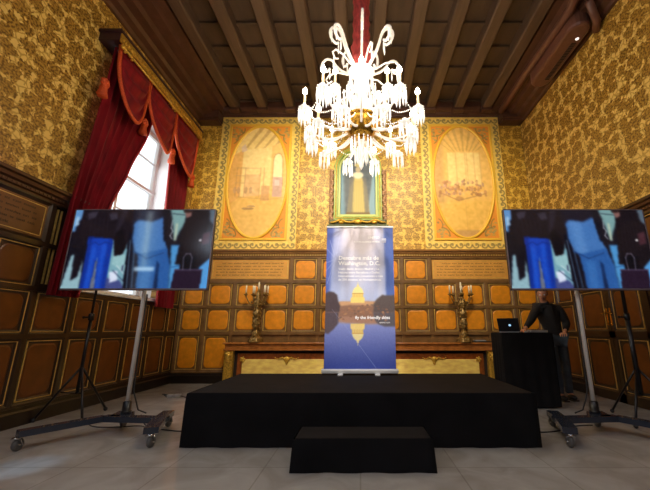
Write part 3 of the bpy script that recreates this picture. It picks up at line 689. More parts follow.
for s in (-1, 1):
    x0, x1 = sorted((s * 2.54, s * .5)); b = MB(); q = .11
    b.box(x0, x1, 7.38, 7.425, .47, .6); b.box(x0, x1, 7.38, 7.425, 0, .08)
    b.box(x0, x0 + q, 7.38, 7.425, .08, .47); b.box(x1 - q, x1, 7.38, 7.425, .08, .47); b.build('marble_surround', M['red_marble'], t)
    b = MB(); b.bbox(x0 + q - .01, x1 - q + .01, 7.37, 7.43, .07, .49, .01); b.build('marble_panel', M['yellow_marble'], t)
    xc = (x0 + x1) / 2
    for xx in (x0 + q, x1 - q):
        b = MB(); b.ball((xx, 7.36, .49), .045, 8, (1, .5, 1))
        for k in range(5): b.ball((xx + .04 * cos(k * 1.26), 7.36, .49 + .04 * sin(k * 1.26)), .022, 6)
        b.build('gilt_rosette', M['gold'], t)
    b = MB(); b.ball((xc, 7.36, .49), .06, 8, (1, .5, 1)); b.ball((xc, 7.36, .43), .04, 8, (.8, .5, 1.2))
    for k in range(6):
        for e in (-1, 1): b.ball((xc + e * (.06 + .035 * k), 7.36, .505 + .015 * sin(k * 1.5)), .024 - .002 * k, 6)
    b.build('gilt_mount', M['gold'], t)

# candelabra
def candelabrum(label, x, rot):
    y = 7.375; z0 = .826; t = thing('candelabrum', label, 'candelabrum', (x, y, z0), 'candelabra on the mantelpiece')
    b = MB(); prof = [(.15, 0), (.155, .02), (.13, .04), (.14, .07), (.1, .1), (.06, .14), (.085, .19), (.05, .22), (.045, .27)]
    b.lathe(prof, (x, y, z0), 20, .12, 6)
    for k in range(3):
        a = k * 2 * PI / 3 - PI / 2; b.ball((x + .12 * cos(a), y + .12 * sin(a) * .7, z0 + .05), .05, 8, (1, 1, 1)); b.ball((x + .07 * cos(a), y + .07 * sin(a), z0 + .14), .04, 8, (1, 1, 1.3))
    b.build('foot', M['bronze'], t)
    b = MB(); prof = [(.04, .25), (.075, .31), (.06, .36), (.085, .42), (.05, .47), (.06, .52), (.09, .58), (.07, .64), (.045, .68), (.06, .73), (.095, .78), (.06, .84), (.04, .9), (.05, 1.02), (.03, 1.06)]
    b.lathe(prof, (x, y, z0), 18, .14, 5)
    for k in range(34):
        a = k * 2.4; z = .28 + k * .019; b.ball((x + .07 * cos(a), y + .07 * sin(a), z0 + z), .026, 6, (1, 1, 1.4))
    b.build('stem', M['bronze'], t)
    spots = [(0, 0, 1.1)] + [((.27 if k % 2 else .2) * cos(rot + k * PI / 3), (.035 if k % 2 else .06) * sin(rot + k * PI / 3), 1.02 if k % 2 == 0 else 1.03) for k in range(6)]
    for i, (dx, dy, dz) in enumerate(spots):
        b = MB(); top = z0 + dz
        if i:
            pts = []
            for q in range(11):
                f = q / 10; r = f; pts.append((x + dx * r, y + dy * r, z0 + .82 + .04 * sin(f * PI) * 1 - .10 * sin(f * PI) + (dz - .06 - .82) * f ** 3))
            b.tube(pts, .012, 6)
            b.ball((x + dx * .5, y + dy * .5, z0 + .83), .025, 6)
        else: b.tube([(x, y, z0 + 1.0), (x, y, top - .03)], .018, 8)
        c = (x + dx, y + dy, top)
        b.lathe([(.008, -.07), (.03, -.05), (.05, -.035), (.045, -.028), (.02, -.03), (.024, 0), (.018, .002)], c, 12)
        a = b.build('candle_arm', M['bronze'], t)
        b = MB(); b.lathe([(.0165, .0), (.0165, .15), (.012, .155), (.004, .157)], c, 10); b.tube([(c[0], c[1], c[2] + .155), (c[0], c[1], c[2] + .175)], .0025, 5); b.build('candle', M['wax'], a)
candelabrum('dark bronze candelabrum with white candles on mantel, left of the banner', -2.2, 0)
candelabrum('dark bronze candelabrum with white candles on mantel, between banner and operator table', 2.17, .42)
t = thing('equipment_case', 'small flat silver and black case lying on the mantel near its right end', 'case', (2.5, 7.38, .826))
b = MB(); b.bbox(2.36, 2.74, 7.29, 7.47, .826, .85, .008); b.build('case_base', M['dark_plastic'], t)
b = MB(); b.bbox(2.38, 2.6, 7.3, 7.45, .85, .872, .006); b.build('case_lid', M['silver'], t)

# ------------------------------------------------------------------ stage, step, banner
SX0, SX1, SY0, SY1, SZ = -1.70, 1.71, 3.58, 5.12, .48
def draped(name, label, cat, x0, x1, y0, y1, z, deckname):
    t = thing(name, label, cat, ((x0 + x1) / 2, (y0 + y1) / 2, 0))
    b = MB(); b.bbox(x0 + .01, x1 - .01, y0 + .01, y1 - .01, z - .04, z, .012); b.build(deckname, M['black_top'], t)
    b = MB(); per = []
    n = 40
    for (ax, ay, bx, by) in ((x0, y0, x1, y0), (x1, y0, x1, y1), (x1, y1, x0, y1), (x0, y1, x0, y0)):
        k = max(4, int(math.hypot(bx - ax, by - ay) / .05))
        for i in range(k): per.append((ax + (bx - ax) * i / k, ay + (by - ay) * i / k))
    cx, cy = (x0 + x1) / 2, (y0 + y1) / 2; K = len(per)
    hs = [random.uniform(-1, 1) for _ in range(K)]
    def fn(s, q):
        i = int(round(s * K)) % K; px, py = per[i]
        w = .008 * q * sin(i * .9 + hs[i] * .8) + .010 * q + (.004 if q > 0 else 0)
        nx = (1 if abs(px - x1) < 1e-6 else -1 if abs(px - x0) < 1e-6 else 0); ny = (1 if abs(py - y1) < 1e-6 else -1 if abs(py - y0) < 1e-6 else 0)
        return (px + nx * w, py + ny * w, z - .004 - q * (z - .006))
    b.grid(fn, K, 6); b.build('cloth_skirt', M['black_cloth'], t)
    return t
draped('stage_platform', 'low wide stage platform covered in black cloth', 'stage', SX0, SX1, SY0, SY1, SZ, 'deck')
draped('stage_step', 'black cloth covered step box in front of the stage', 'step', -.535, .575, 3.0, 3.36, .24, 'step_top')

t = thing('rollup_banner', 'tall roll-up banner with a domed building reflected in blue water', 'banner', (0, 4.95, SZ))
BX0, BX1, BY, BZ0, BZ1 = -.505, .49, 4.95, .555, 2.585
cv = Canvas(150, 306, (70, 90, 165)); Yc = cv.Y[..., None]; Xc = cv.X[..., None]
top = np.array([110, 124, 190.]); lo = np.array([172, 190, 234.]); g = np.clip(Yc / .5, 0, 1); cv.a = top * (1 - g) + lo * g
m = np.exp(-(np.abs(cv.X - .5) / .37) ** 3) * np.clip(1.25 - cv.Y / .5, 0, 1) ** .8
n = blur1(rng.normal(0, 1, (306, 150)), 5); n = n / n.std(); nn = blur1(n, 6); 
cv.put(np.clip(m * 1.0 + .05 * n * m, 0, .93), (226, 216, 222))
for (xa, xb, c, al) in ((.1, .2, (180, 186, 220), .4), (.3, .36, (178, 172, 182), .35), (.24, .28, (232, 226, 232), .4), (.5, .56, (228, 224, 230), .35), (.68, .71, (186, 180, 190), .35), (.78, .85, (230, 226, 234), .45)):
    cv.poly([(xa, 0), (xb, 0), (xb - .02, .55), (xa - .02, .55)], c, al, soft=4)
cv.poly([(.86, 0), (1, 0), (1, .56), (.88, .56)], (58, 84, 160), .75, soft=2); cv.poly([(0, 0), (.1, 0), (.06, .5), (0, .5)], (56, 76, 158), .75, soft=3)
m = np.clip((cv.Y - .64) / .08, 0, 1); 
wcol = np.array([136, 146, 206.]) * (1 - np.clip((Yc - .72) / .28, 0, 1)) + np.array([58, 74, 156.]) * np.clip((Yc - .72) / .28, 0, 1)
cv.a = cv.a * (1 - m[..., None]) + wcol * m[..., None]
cv.poly([(0, .56), (.25, .55), (.5, .545), (.8, .55), (1, .56), (1, .69), (.8, .70), (.5, .705), (.2, .69), (0, .7)], (176, 134, 112), 1, soft=2)
cv.poly([(.2, .545), (.8, .545), (.8, .58), (.2, .58)], (214, 166, 122), .9, soft=1); 
def dome(cy, s, al):
    f = lambda pts: [(x, cy + s * y) for x, y in pts]
    cv.poly(f([(.37, 0), (.57, 0), (.57, -.035), (.55, -.04), (.55, -.065), (.39, -.065), (.39, -.04), (.37, -.035)]), (255, 222, 128), al, soft=.7)
    cv.poly(f([(.385, -.062), (.4, -.09), (.43, -.108), (.455, -.115), (.485, -.115), (.51, -.108), (.54, -.09), (.555, -.062)]), (255, 234, 156), al, soft=.7)
    cv.poly(f([(.455, -.112), (.455, -.128), (.466, -.13), (.470, -.148), (.474, -.13), (.485, -.128), (.485, -.112)]), (248, 224, 150), al, soft=.5)
    for k in range(7): cv.line(f([(.40 + .023 * k, -.062), (.40 + .023 * k, -.04)]), .003, (200, 148, 70), al * .8)
    cv.poly(f([(.385, -.068), (.555, -.068), (.555, -.062), (.385, -.062)]), (214, 166, 84), al)
dome(.555, 1, 1); dome(.70, -1, .9)
def tree(pts, c): cv.poly(pts, c, 1, soft=1.5)
tree([(0, .49), (.05, .475), (.12, .48), (.17, .50), (.19, .55), (.22, .58), (.22, .62), (0, .62)], (84, 70, 74))
tree([(0, .62), (.2, .62), (.19, .7), (.12, .74), (.05, .77), (0, .76)], (92, 80, 88))
tree([(1, .50), (.9, .505), (.82, .50), (.74, .53), (.7, .56), (.66, .6), (.66, .625), (1, .625)], (98, 86, 84))
tree([(1, .62), (.68, .62), (.70, .67), (.76, .705), (.86, .72), (1, .72)], (98, 92, 98))
tree([(.22, .58), (.36, .57), (.62, .575), (.7, .58), (.68, .65), (.2, .65)], (150, 112, 92))
for i in range(60): cv.ell(random.uniform(.2, .9), random.uniform(.57, .68), .02, .006, random.choice([(170, 120, 90), (130, 96, 80), (190, 140, 100), (110, 90, 84)]), .6, soft=0)
for pts in ([(0, .16), (.14, .24), (.08, .38)], [(0, .33), (.14, .24), (.05, .1)], [(.14, .24), (.2, .05)], [(.02, .42), (.14, .24), (.0, .27)]): cv.line(pts, .0025, (206, 212, 240), .6)
cv.line([(.3, .72), (.5, .85), (.72, .99)], .003, (150, 166, 214), .8); cv.line([(.16, .62), (.24, .9)], .002, (120, 136, 196), .5); cv.line([(.3, .72), (.1, .6)], .003, (170, 170, 200), .5)
cv.noise(2.0, .6)
b = MB(); b.box(BX0, BX1, BY, BY + .004, BZ0, BZ1); fab = b.build('fabric', M['alu'], t)
picture('print', cv, (BX0, BY - .002, BZ1), (BX1 - BX0, 0, 0), (0, 0, BZ0 - BZ1), M['print'], fab)
BW = BX1 - BX0; TX = BX0 + .18 * BW; bz = lambda f: BZ1 - f * (BZ1 - BZ0)
Y3 = BY - .004
text('Descubre más de', (TX, Y3, bz(.245)), .085, M['white_print'], fab, bold=.002); text('Washington, D.C.', (TX, Y3, bz(.285)), .085, M['white_print'], fab, bold=.002)
for k, s in enumerate(('Vuelo diario directo Madrid y La', 'Habana entre Barcelona y Dulles', 'International con conexiones a más', 'de 300 destinos en Norteamérica.')): text(s, (TX, Y3, bz(.320 + .026 * k)), .0455, M['white_print'], fab, bold=.0006)
text('UNITED', (BX0 + .8 * BW, Y3, bz(.085)), .05, M['white_print'], fab, align='RIGHT', bold=.001); text('A STAR ALLIANCE MEMBER', (BX0 + .8 * BW, Y3, bz(.115)), .032, M['white_print'], fab, align='RIGHT', bold=.0008)
b = MB(); q0, z = BX0 + .83 * BW, bz(.113)
for k in range(4): b.tube([(q0 + .018 * k, Y3, z), (q0 + .018 * k + .006, Y3, z + .055)], .004, 4)
b.tube([(q0 - .004, Y3, z), (q0 + .06, Y3, z)], .003, 4); b.tube([(q0 - .004, Y3, z + .055), (q0 + .06, Y3, z + .055)], .003, 4); b.build('emblem', M['white_print'], fab)
text('fly the friendly skies', (BX0 + .93 * BW, Y3, bz(.668)), .062, M['white_print'], fab, align='RIGHT', bold=.0014); text('united.com', (BX0 + .93 * BW, Y3, bz(.697)), .034, M['white_print'], fab, align='RIGHT')
b = MB(); b.bbox(BX0 - .01, BX1 + .01, BY - .012, BY + .02, BZ1 - .004, BZ1 + .022, .006); b.build('top_bar', M['alu'], t)
b = MB(); b.bbox(BX0 - .03, BX1 + .03, BY - .06, BY + .06, SZ + .022, BZ0 + .003, .015); b.build('base_cassette', M['alu'], t)
for x in (-.27, .23):
    b = MB(); b.bbox(x - .035, x + .035, BY - .15, BY + .15, SZ + .001, SZ + .024, .01); b.build('foot', M['alu'], t)
b = MB(); b.tube([(0, BY + .03, SZ + .05), (0, BY + .03, BZ1)], .012, 8); b.build('support_pole', M['alu'], t)

# ------------------------------------------------------------------ televisions on wheeled stands
def tv_picture(left):
    cv = Canvas(174, 102, (20, 18, 28)); P = cv.poly; Ln = cv.line
    P([(0, 0), (.07, 0), (.055, .12), (.03, .16), (.02, .3), (0, .28)], (104, 150, 196), 1, 1.2); P([(.01, .1), (.03, .08), (.04, .2), (.01, .22)], (176, 208, 230), .8, .8)
    P([(.03, .6), (.09, .52), (.12, .7), (.13, 1), (0, 1)], (150, 184, 192), 1, 1); P([(.02, .3), (.11, .15), (.13, .5), (.1, .86), (.06, .9), (.05, .6)], (22, 18, 26), 1, 1)
    P([(.30, .38), (.44, .38), (.45, 1), (.28, 1)], (128, 172, 182), 1, 1); P([(.33, .5), (.43, .62), (.43, .8), (.32, .7)], (158, 196, 198), .9, 1); P([(.29, .86), (.4, .9), (.44, 1), (.28, 1)], (70, 74, 130), .9, 1)
    P([(.315, .80), (.37, .78), (.38, .9), (.33, .93)], (222, 228, 244), .95, .8); Ln([(.34, .78), (.43, .92)], .004, (60, 70, 100), .7); Ln([(.36, .72), (.43, .84)], .003, (220, 228, 232), .7); P([(.395, .72), (.41, .7), (.41, .78), (.395, .78)], (60, 60, 90), .8, .6)
    # jeans
    P([(.125, .33), (.30, .33), (.305, .6), (.30, 1), (.23, 1), (.212, .58), (.20, 1), (.13, 1), (.135, .6)], (22, 70, 176), 1, .7)
    P([(.125, .33), (.155, .33), (.16, .7), (.155, 1), (.13, 1), (.135, .6)], (12, 44, 128), .8, 1.2); P([(.27, .36), (.305, .36), (.302, 1), (.275, 1)], (14, 50, 140), .7, 1.2); P([(.165, .45), (.195, .5), (.185, 1), (.16, 1)], (44, 104, 214), .5, 1.5); P([(.235, .45), (.262, .45), (.26, 1), (.24, 1)], (44, 104, 214), .5, 1.5)
    P([(.2, 1), (.213, .56), (.232, 1)], (150, 158, 178), .7, .6); Ln([(.13, .37), (.3, .37)], .003, (12, 36, 96), .9); Ln([(.14, .46), (.18, .42), (.21, .46), (.25, .42), (.3, .45)], .003, (14, 44, 116), .7)
    for k in range(0): Ln([(.14 + .004 * k, .5 + .08 * k), (.19, .52 + .08 * k)], .002, (12, 48, 132), .5); Ln([(.235, .52 + .08 * k), (.295, .5 + .08 * k)], .002, (12, 48, 132), .5)
    # dark jacket and bag
    P([(.05, 0), (.44, 0), (.43, .3), (.40, .5), (.385, .58), (.33, .6), (.305, .38), (.12, .35), (.09, .5), (.06, .3)], (30, 22, 28), 1, .8)
    P([(.09, .04), (.16, .02), (.15, .1), (.1, .13)], (96, 90, 104), .5, 1); P([(.24, .05), (.3, .03), (.31, .12), (.26, .14)], (92, 88, 100), .5, 1); P([(.31, .3), (.36, .25), (.4, .5), (.375, .58), (.33, .58)], (16, 12, 18), .9, 1)
    for k in range(5): Ln([(.12 + .03 * k, .1), (.13 + .03 * k, .32)], .003, (48, 38, 44), .6)
    P([(.33, 0), (.38, 0), (.35, .2), (.3, .34)], (54, 48, 58), .6, 1.2)
    P([(.405, .3), (.455, .3), (.475, 1), (.425, 1)], (16, 16, 28), 1, .7); Ln([(.425, .4), (.452, 1)], .003, (120, 150, 170), .7); Ln([(.46, .45), (.487, 1)], .006, (70, 96, 120), .6)
    # figure in pale blue
    P([(.43, .12), (.64, .08), (.655, .3), (.70, .55), (.66, .6), (.56, .64), (.47, .55), (.44, .4)], (74, 122, 180), 1, 1.2)
    P([(.46, .15), (.54, .12), (.56, .6), (.48, .54)], (104, 150, 202), .6, 2.5)
    P([(.495, .58), (.69, .5), (.73, .72), (.735, 1), (.655, 1), (.645, .78), (.635, 1), (.515, 1), (.51, .8)], (48, 98, 160), 1, 1)
    P([(.535, .66), (.6, .66), (.6, 1), (.54, 1)], (70, 126, 188), .6, 2); P([(.635, .66), (.655, .7), (.66, 1), (.63, 1)], (18, 44, 84), .8, .8)
    P([(.41, 0), (.63, 0), (.64, .09), (.56, .16), (.46, .13), (.42, .2)], (26, 24, 38), 1, 1.4); Ln([(.46, .54), (.56, .63), (.67, .56)], .004, (30, 66, 118), .8)
    P([(.625, .0), (.665, .02), (.70, .4), (.66, .42)], (22, 22, 32), 1, 1)
    # shop panel, shelf and floor at right
    P([(.665, .05), (.76, .05), (.76, .46), (.68, .46)], (30, 26, 34), 1, .8); Ln([(.705, .14), (.70, .24), (.715, .28), (.70, .34), (.715, .38)], .004, (170, 170, 176), .8)
    P([(.68, .0), (.80, .0), (.80, .16), (.76, .3), (.735, .42), (.72, .3), (.70, .12)], (128, 164, 162), 1, 1.2); Ln([(.70, .05), (.8, .07)], .004, (60, 76, 84), .8); P([(.73, .18), (.75, .18), (.745, .4), (.73, .4)], (190, 200, 176), .8, .8)
    P([(.715, .46), (.80, .46), (.80, 1), (.735, 1), (.73, .7)], (84, 152, 204), 1, 1.2); Ln([(.73, .74), (.8, .72)], .003, (40, 80, 130), .7)
    P([(.93, .7), (1, .6), (1, 1), (.93, 1)], (90, 158, 214), 1, 1)
    P([(.80, .05), (.86, .0), (1, .0), (1, .62), (.93, .74), (.76, .70), (.775, .45), (.785, .25)], (28, 20, 24), 1, 1); P([(.80, .6), (.9, .6), (.9, .8), (.8, .8)], (14, 12, 18), 1, 1)
    P([(.785, .03), (.83, .0), (.835, .08), (.80, .11)], (150, 108, 98), .9, .8); P([(.77, 0), (.86, 0), (.85, .03), (.78, .04)], (44, 28, 26), .9, .8)
    for k in range(6): Ln([(.83 + .02 * k, .12), (.81 + .025 * k, .6)], .003, (46, 34, 38), .5)
    P([(.93, .32), (.98, .28), (.985, .44), (.93, .46)], (86, 50, 56), .9, 1); cv.ell(.918, .40, .009, .016, (220, 214, 210), 1, soft=.5); P([(.96, 0), (1, 0), (1, .2), (.97, .15)], (110, 130, 140), .8, 1.2)
    P([(.765, .76), (.955, .76), (.95, 1), (.75, 1)], (42, 26, 44), 1, .7); Ln([(.765, .77), (.955, .77)], .005, (96, 84, 106), .7); Ln([(.82, .77), (.815, .62), (.83, .57), (.86, .57), (.875, .62), (.87, .77)], .0035, (120, 112, 124), .8)
    if left:  # left set only: glare streaks painted into the screen picture
        P([(.44, 0), (.60, .0), (.62, 1), (.46, 1)], (150, 176, 190), .22, 4); P([(.515, .02), (.555, .02), (.56, .75), (.53, .75)], (200, 214, 206), .38, 2.5); P([(.48, .74), (.62, .74), (.62, .78), (.48, .78)], (200, 230, 250), .75, 1.2)
    cv.blur(.7); cv.noise(1.5, .8); cv.a = np.clip(cv.a, 0, 255); cv.a = 255 * (cv.a / 255) ** np.array([1.12, 1.12, 1.08])
    return cv
def television(label, x0, x1, z0, z1, y, left):
    t = thing('television', label, 'television', ((x0 + x1) / 2, y, z0))
    b = MB(); b.bbox(x0, x1, y, y + .045, z0, z1, .008); b.bbox(x0 + .3, x1 - .3, y + .04, y + .08, z0 + .15, z1 - .2, .02); b.build('housing', M['dark_plastic'], t)
    b = MB(); q = .014
    b.bbox(x0, x1, y - .008, y + .002, z0, z0 + .022, .003); b.bbox(x0, x1, y - .008, y + .002, z1 - q, z1, .003); b.bbox(x0, x0 + q, y - .008, y + .002, z0, z1, .003); b.bbox(x1 - q, x1, y - .008, y + .002, z0, z1, .003); b.build('bezel', M['bezel'], t)
    picture('screen', tv_picture(left), (x0 + q, y - .003, z1 - q), (x1 - x0 - 2 * q, 0, 0), (0, 0, z0 - z1 + q + .022), M['screen'], t)
television('wide television showing shoppers in jeans, beside the red curtains', -3.575, -1.815, 1.535, 2.55, 4.04, True)
television('wide television showing shoppers in jeans, in front of the panelled door', 1.785, 3.545, 1.535, 2.55, 4.04, False)
def cart(label, s):
    px, py = s * 2.64, 4.17; t = thing('television_stand', label, 'stand', (px, py, 0), 'wheeled television stands')
    b = MB(); J1 = (s * 2.14, 3.97, .15); J0 = (s * 2.78, 4.03, .15)
    b.bar((px, py + .04, .15), (s * 2.50, 3.99, .15), .12, .05)
    b.bar(J0, J1, .1, .055); F = [(s * 3.16, 3.46, .15), (s * 2.72, 4.26, .15), (s * 1.99, 3.56, .15), (s * 2.21, 4.27, .15)]
    b.bar(J0, F[0], .1, .055); b.bar((s * 2.66, 4.0, .15), F[1], .1, .055); b.bar(J1, F[2], .13, .055); b.bar(J1, F[3], .12, .055)
    b.bbox(s * 2.14 - .07, s * 2.14 + .07, 3.9, 4.04, .122, .178, .01)
    b.build('base', M['satin_metal'], t)
    b = MB(); b.lathe([(.023, .1), (.023, 2.35), (.019, 2.36)], (px, py, 0), 16); b.build('pole', M['steel'], t)
    b = MB(); b.lathe([(.055, .175), (.055, .2), (.045, .2), (.045, .29), (.034, .3)], (px, py, 0), 16); b.build('pole_socket', M['black_metal'], t)
    b = MB(); b.bbox(px - .05, px + .05, py - .045, py + .05, 1.95, 2.15, .01); b.bbox(px - .3, px + .3, py - .046, py - .038, 1.85, 2.25, .002); b.build('mount_bracket', M['black_metal'], t)
    for (fx, fy, _) in F:
        b = MB(); b.lathe([(.03, .122), (.034, .118), (.034, .108), (.02, .104)], (fx, fy, 0), 12)
        for e in (-1, 1): b.bar((fx + e * .026, fy - .005, .106), (fx + e * .026, fy + .025, .05), .045, .006)
        b.tube([(fx - .034, fy + .025, .054), (fx + .034, fy + .025, .054)], .009, 8); c = b.build('caster', M['chrome'], t)
        b = MB(); b.T = Matrix.Translation((fx, fy + .025, .054)) @ Matrix.Rotation(PI / 2, 4, 'Y'); b.lathe([(.03, -.018), (.05, -.016), (.054, -.008), (.054, .008), (.05, .016), (.03, .018)], (0, 0, 0), 20); b.build('wheel', M['wheel'], c)
    b = MB(); b.tube([(px + s * -.04, py, 1.5), (px - s * .045, py - .01, .8), (px - s * .05, py, .4), (px - s * .12, py + .02, .2), (px - s * .2, py + .05, .16)], .008, 6); b.build('cable', M['rubber'], t)
    return t
cart('wheeled steel pole stand holding the television by the red curtains', -1); cart('wheeled steel pole stand holding the television by the operator', 1)
def tripod(label, x, y, s, top, thick):
    t = thing('tripod_stand', label, 'stand', (x, y, 0), 'black tripod stands')
    b = MB(); b.tube([(x, y, .3), (x, y, 1.25)], .02 * thick, 10); b.tube([(x, y, 1.2), (x, y, top)], .015 * thick, 10); b.build('pole', M['black_metal'], t)
    b = MB(); b.lathe([(.03, 0), (.035, .01), (.035, .08), (.025, .09)], (x, y, 1.2), 12); b.tube([(x - .09, y, 1.24), (x + .03, y, 1.24)], .012, 6); b.ball((x - .1, y, 1.24), .02, 6); b.build('collar_clamp', M['black_metal'], t)
    for k in range(3):
        a = math.radians(k * 120 + (200 if s < 0 else -20)); fx, fy = x + .46 * cos(a), y + .46 * sin(a); fx = max(-XW + .11, min(XW - .11, fx))
        b = MB(); b.tube([(x, y, .62), (x + (fx - x) * .5, y + (fy - y) * .5, .33), (fx, fy, .03)], .014, 8); b.tube([(x, y, .3), (x + (fx - x) * .5, y + (fy - y) * .5, .33)], .008, 6); l = b.build('leg', M['black_metal'], t)
        b = MB(); b.ball((fx, fy, .028), .026, 8); b.build('rubber_foot', M['rubber'], l)
    return t
tripod('black tripod stand behind the left television by the curtain wall', -3.58, 4.62, -1, 2.2, 1); tripod('black tripod stand behind the right television before the door', 3.45, 4.5, 1, 2.2, 1.5)

# ------------------------------------------------------------------ operator table and equipment
TX0, TX1, TY0, TY1, TZ = 2.08, 2.84, 5.2, 5.6, 1.04
t = thing('operator_table', 'tall table draped to the floor in black cloth', 'table', (2.46, 5.4, 0))
b = MB(); b.bbox(TX0 + .005, TX1 - .005, TY0 + .005, TY1 - .005, TZ - .03, TZ, .008); b.build('tabletop', M['black_top'], t)
b = MB(); K = 120
def tcl(s, q):
    u = (s % 1) * 4; k = int(u) % 4; f = u - int(u); c = [(TX0, TY0), (TX1, TY0), (TX1, TY1), (TX0, TY1)]; (ax, ay), (bx, by) = c[k], c[(k + 1) % 4]
    nx, ny = [(0, -1), (1, 0), (0, 1), (-1, 0)][k]; w = .003 + .022 * q * (.5 + .5 * sin(f * 26 + k)) * min(1, 8 * min(f, 1 - f))
    return (ax + (bx - ax) * f + nx * w, ay + (by - ay) * f + ny * w, TZ - .003 - q * (TZ - .025))
b.grid(tcl, K, 10); b.build('cloth', M['black_cloth'], t)
for x in (TX0 + .08, TX1 - .08):
    b = MB(); b.T = Matrix.Translation((x, TY0 + .06, .035)) @ Matrix.Rotation(PI / 2, 4, 'Y'); b.lathe([(.02, -.014), (.035, -.01), (.035, .01), (.02, .014)], (0, 0, 0), 14); b.T = None; b.bar((x, TY0 + .06, .09), (x, TY0 + .06, .05), .04, .045); b.build('caster', M['chrome'], t)
t = thing('laptop', 'open black laptop with a glowing lid mark on the draped table', 'laptop', (2.17, 5.5, TZ))
b = MB(); b.T = Matrix.Translation((2.31, 5.38, TZ)) @ Matrix.Rotation(math.radians(146), 4, 'Z'); b.bbox(-.15, .15, -.11, .11, .001, .018, .005); b.build('base', M['silver'], t)
b = MB(); R = Matrix.Translation((2.31, 5.38, TZ)) @ Matrix.Rotation(math.radians(146), 4, 'Z') @ Matrix.Translation((0, .11, .018)) @ Matrix.Rotation(math.radians(-24), 4, 'X')
b.T = R; b.bbox(-.15, .15, 0, .008, 0, .21, .003); ld = b.build('lid', M['dark_plastic'], t)
b = MB(); b.T = R; b.ball((-.02, .009, .10), .018, 10, (1, .1, 1)); b.build('lid_mark', M['blue_led'], ld)
b = MB(); b.T = R; b.box(-.14, .14, -.001, 0, .02, .195); b.build('display', mat('display_glow', rgb(60, 70, 90), .3, emis=(.3, .4, .6, 1), es=.8), ld)
t = thing('audio_mixer', 'small silver audio mixer beside the man on the draped table', 'mixer', (2.66, 5.36, TZ))
b = MB(); b.bbox(2.56, 2.80, 5.24, 5.40, TZ + .001, TZ + .035, .006); b.build('mixer_body', M['silver'], t)
for k in range(8): b = MB(); b.lathe([(.009, 0), (.008, .014), (.004, .015)], (2.585 + .027 * k, 5.28, TZ + .035), 8); b.build('knob', M['dark_plastic'], t)
t = thing('controller_box', 'small grey switch box between the laptop and the mixer', 'box', (2.42, 5.4, TZ))
b = MB(); b.bbox(2.49, 2.55, 5.24, 5.34, TZ + .001, TZ + .022, .004); b.build('box_body', M['silver'], t)
b = MB()
for k in range(4): b.bbox(2.494 + .014 * k, 2.503 + .014 * k, 5.26, 5.28, TZ + .021, TZ + .027, .002)
b.build('switches', M['dark_plastic'], t)

# ------------------------------------------------------------------ the operator
def skin_mesh(name, chains, parent, mt, sub=2, root=0, loc=None):
    """chains: list of lists of (pos, radius | (rx,ry)); shared first points are welded"""
    me = D.meshes.new(name); vs = []; es = []; rs = []; key = {}
    o0 = org(parent)
    for ch in chains:
        prev = None
        for (p, r) in ch:
            k = tuple(round(c, 4) for c in p)
            if k not in key: key[k] = len(vs); vs.append(tuple(Vector(p) - o0)); rs.append(r)
            i = key[k]
            if prev is not None and prev != i: es.append((prev, i))
            prev = i
    me.from_pydata(vs, es, []); o = D.objects.new(name, me); COL.objects.link(o)
    m = o.modifiers.new('s', 'SKIN'); m.use_smooth_shade = True; m.branch_smoothing = .6
    for i, r in enumerate(rs):
        sv = me.skin_vertices[0].data[i]; sv.radius = r if isinstance(r, tuple) else (r, r); sv.use_root = (i == root)
    s = o.modifiers.new('d', 'SUBSURF'); s.levels = sub; s.render_levels = sub
    bpy.context.view_layer.update(); me2 = D.meshes.new_from_object(o.evaluated_get(bpy.context.evaluated_depsgraph_get()))
    D.objects.remove(o); me2.materials.clear(); me2.materials.append(mt)
    for p in me2.polygons: p.use_smooth = True
    me2.name = name; o = D.objects.new(name, me2); COL.objects.link(o); o.parent = parent; ORG[o.name] = o0
    return o
MX, MY = 3.20, 5.80
man = thing('person', 'man in black shirt and dark jeans leaning on the draped table', 'person', (MX, MY, 0))
pel = (MX, MY, .98); wst = (MX - .02, MY - .01, 1.1); chs = (MX - .09, MY - .04, 1.33); nkb = (MX - .13, MY - .06, 1.5); nkt = (MX - .165, MY - .085, 1.58)
HC = Vector((MX - .185, MY - .12, 1.665))
shR = (MX - .26, MY - .05, 1.43); shL = (MX + .09, MY - .06, 1.44)
elR = (MX - .44, MY - .16, 1.23); wrR = (MX - .62, MY - .30, 1.09); elL = (MX + .17, MY - .10, 1.17); wrL = (MX + .0, MY - .30, 1.04)
hpR = (MX - .09, MY - .0, .93); hpL = (MX + .09, MY + .0, .93)
knR = (MX - .06, MY - .05, .5); knL = (MX + .12, MY + .0, .5); anR = (MX - .02, MY + .02, .09); anL = (MX + .16, MY + .08, .09)
body = [[(pel, .09), (wst, .08), (chs, .07), (nkb, .055), (nkt, .052), (tuple(HC + Vector((.0, .01, -.02))), .06)],
        [(chs, .07), (shR, .035), (elR, .036), (wrR, .027)], [(chs, .07), (shL, .035), (elL, .036), (wrL, .027)],
        [(pel, .09), (hpR, .075), (knR, .055), (anR, .04), ((anR[0] - .03, anR[1] - .13, .04), .03)], [(pel, .09), (hpL, .075), (knL, .055), (anL, .04), ((anL[0] - .01, anL[1] - .14, .04), .03)]]
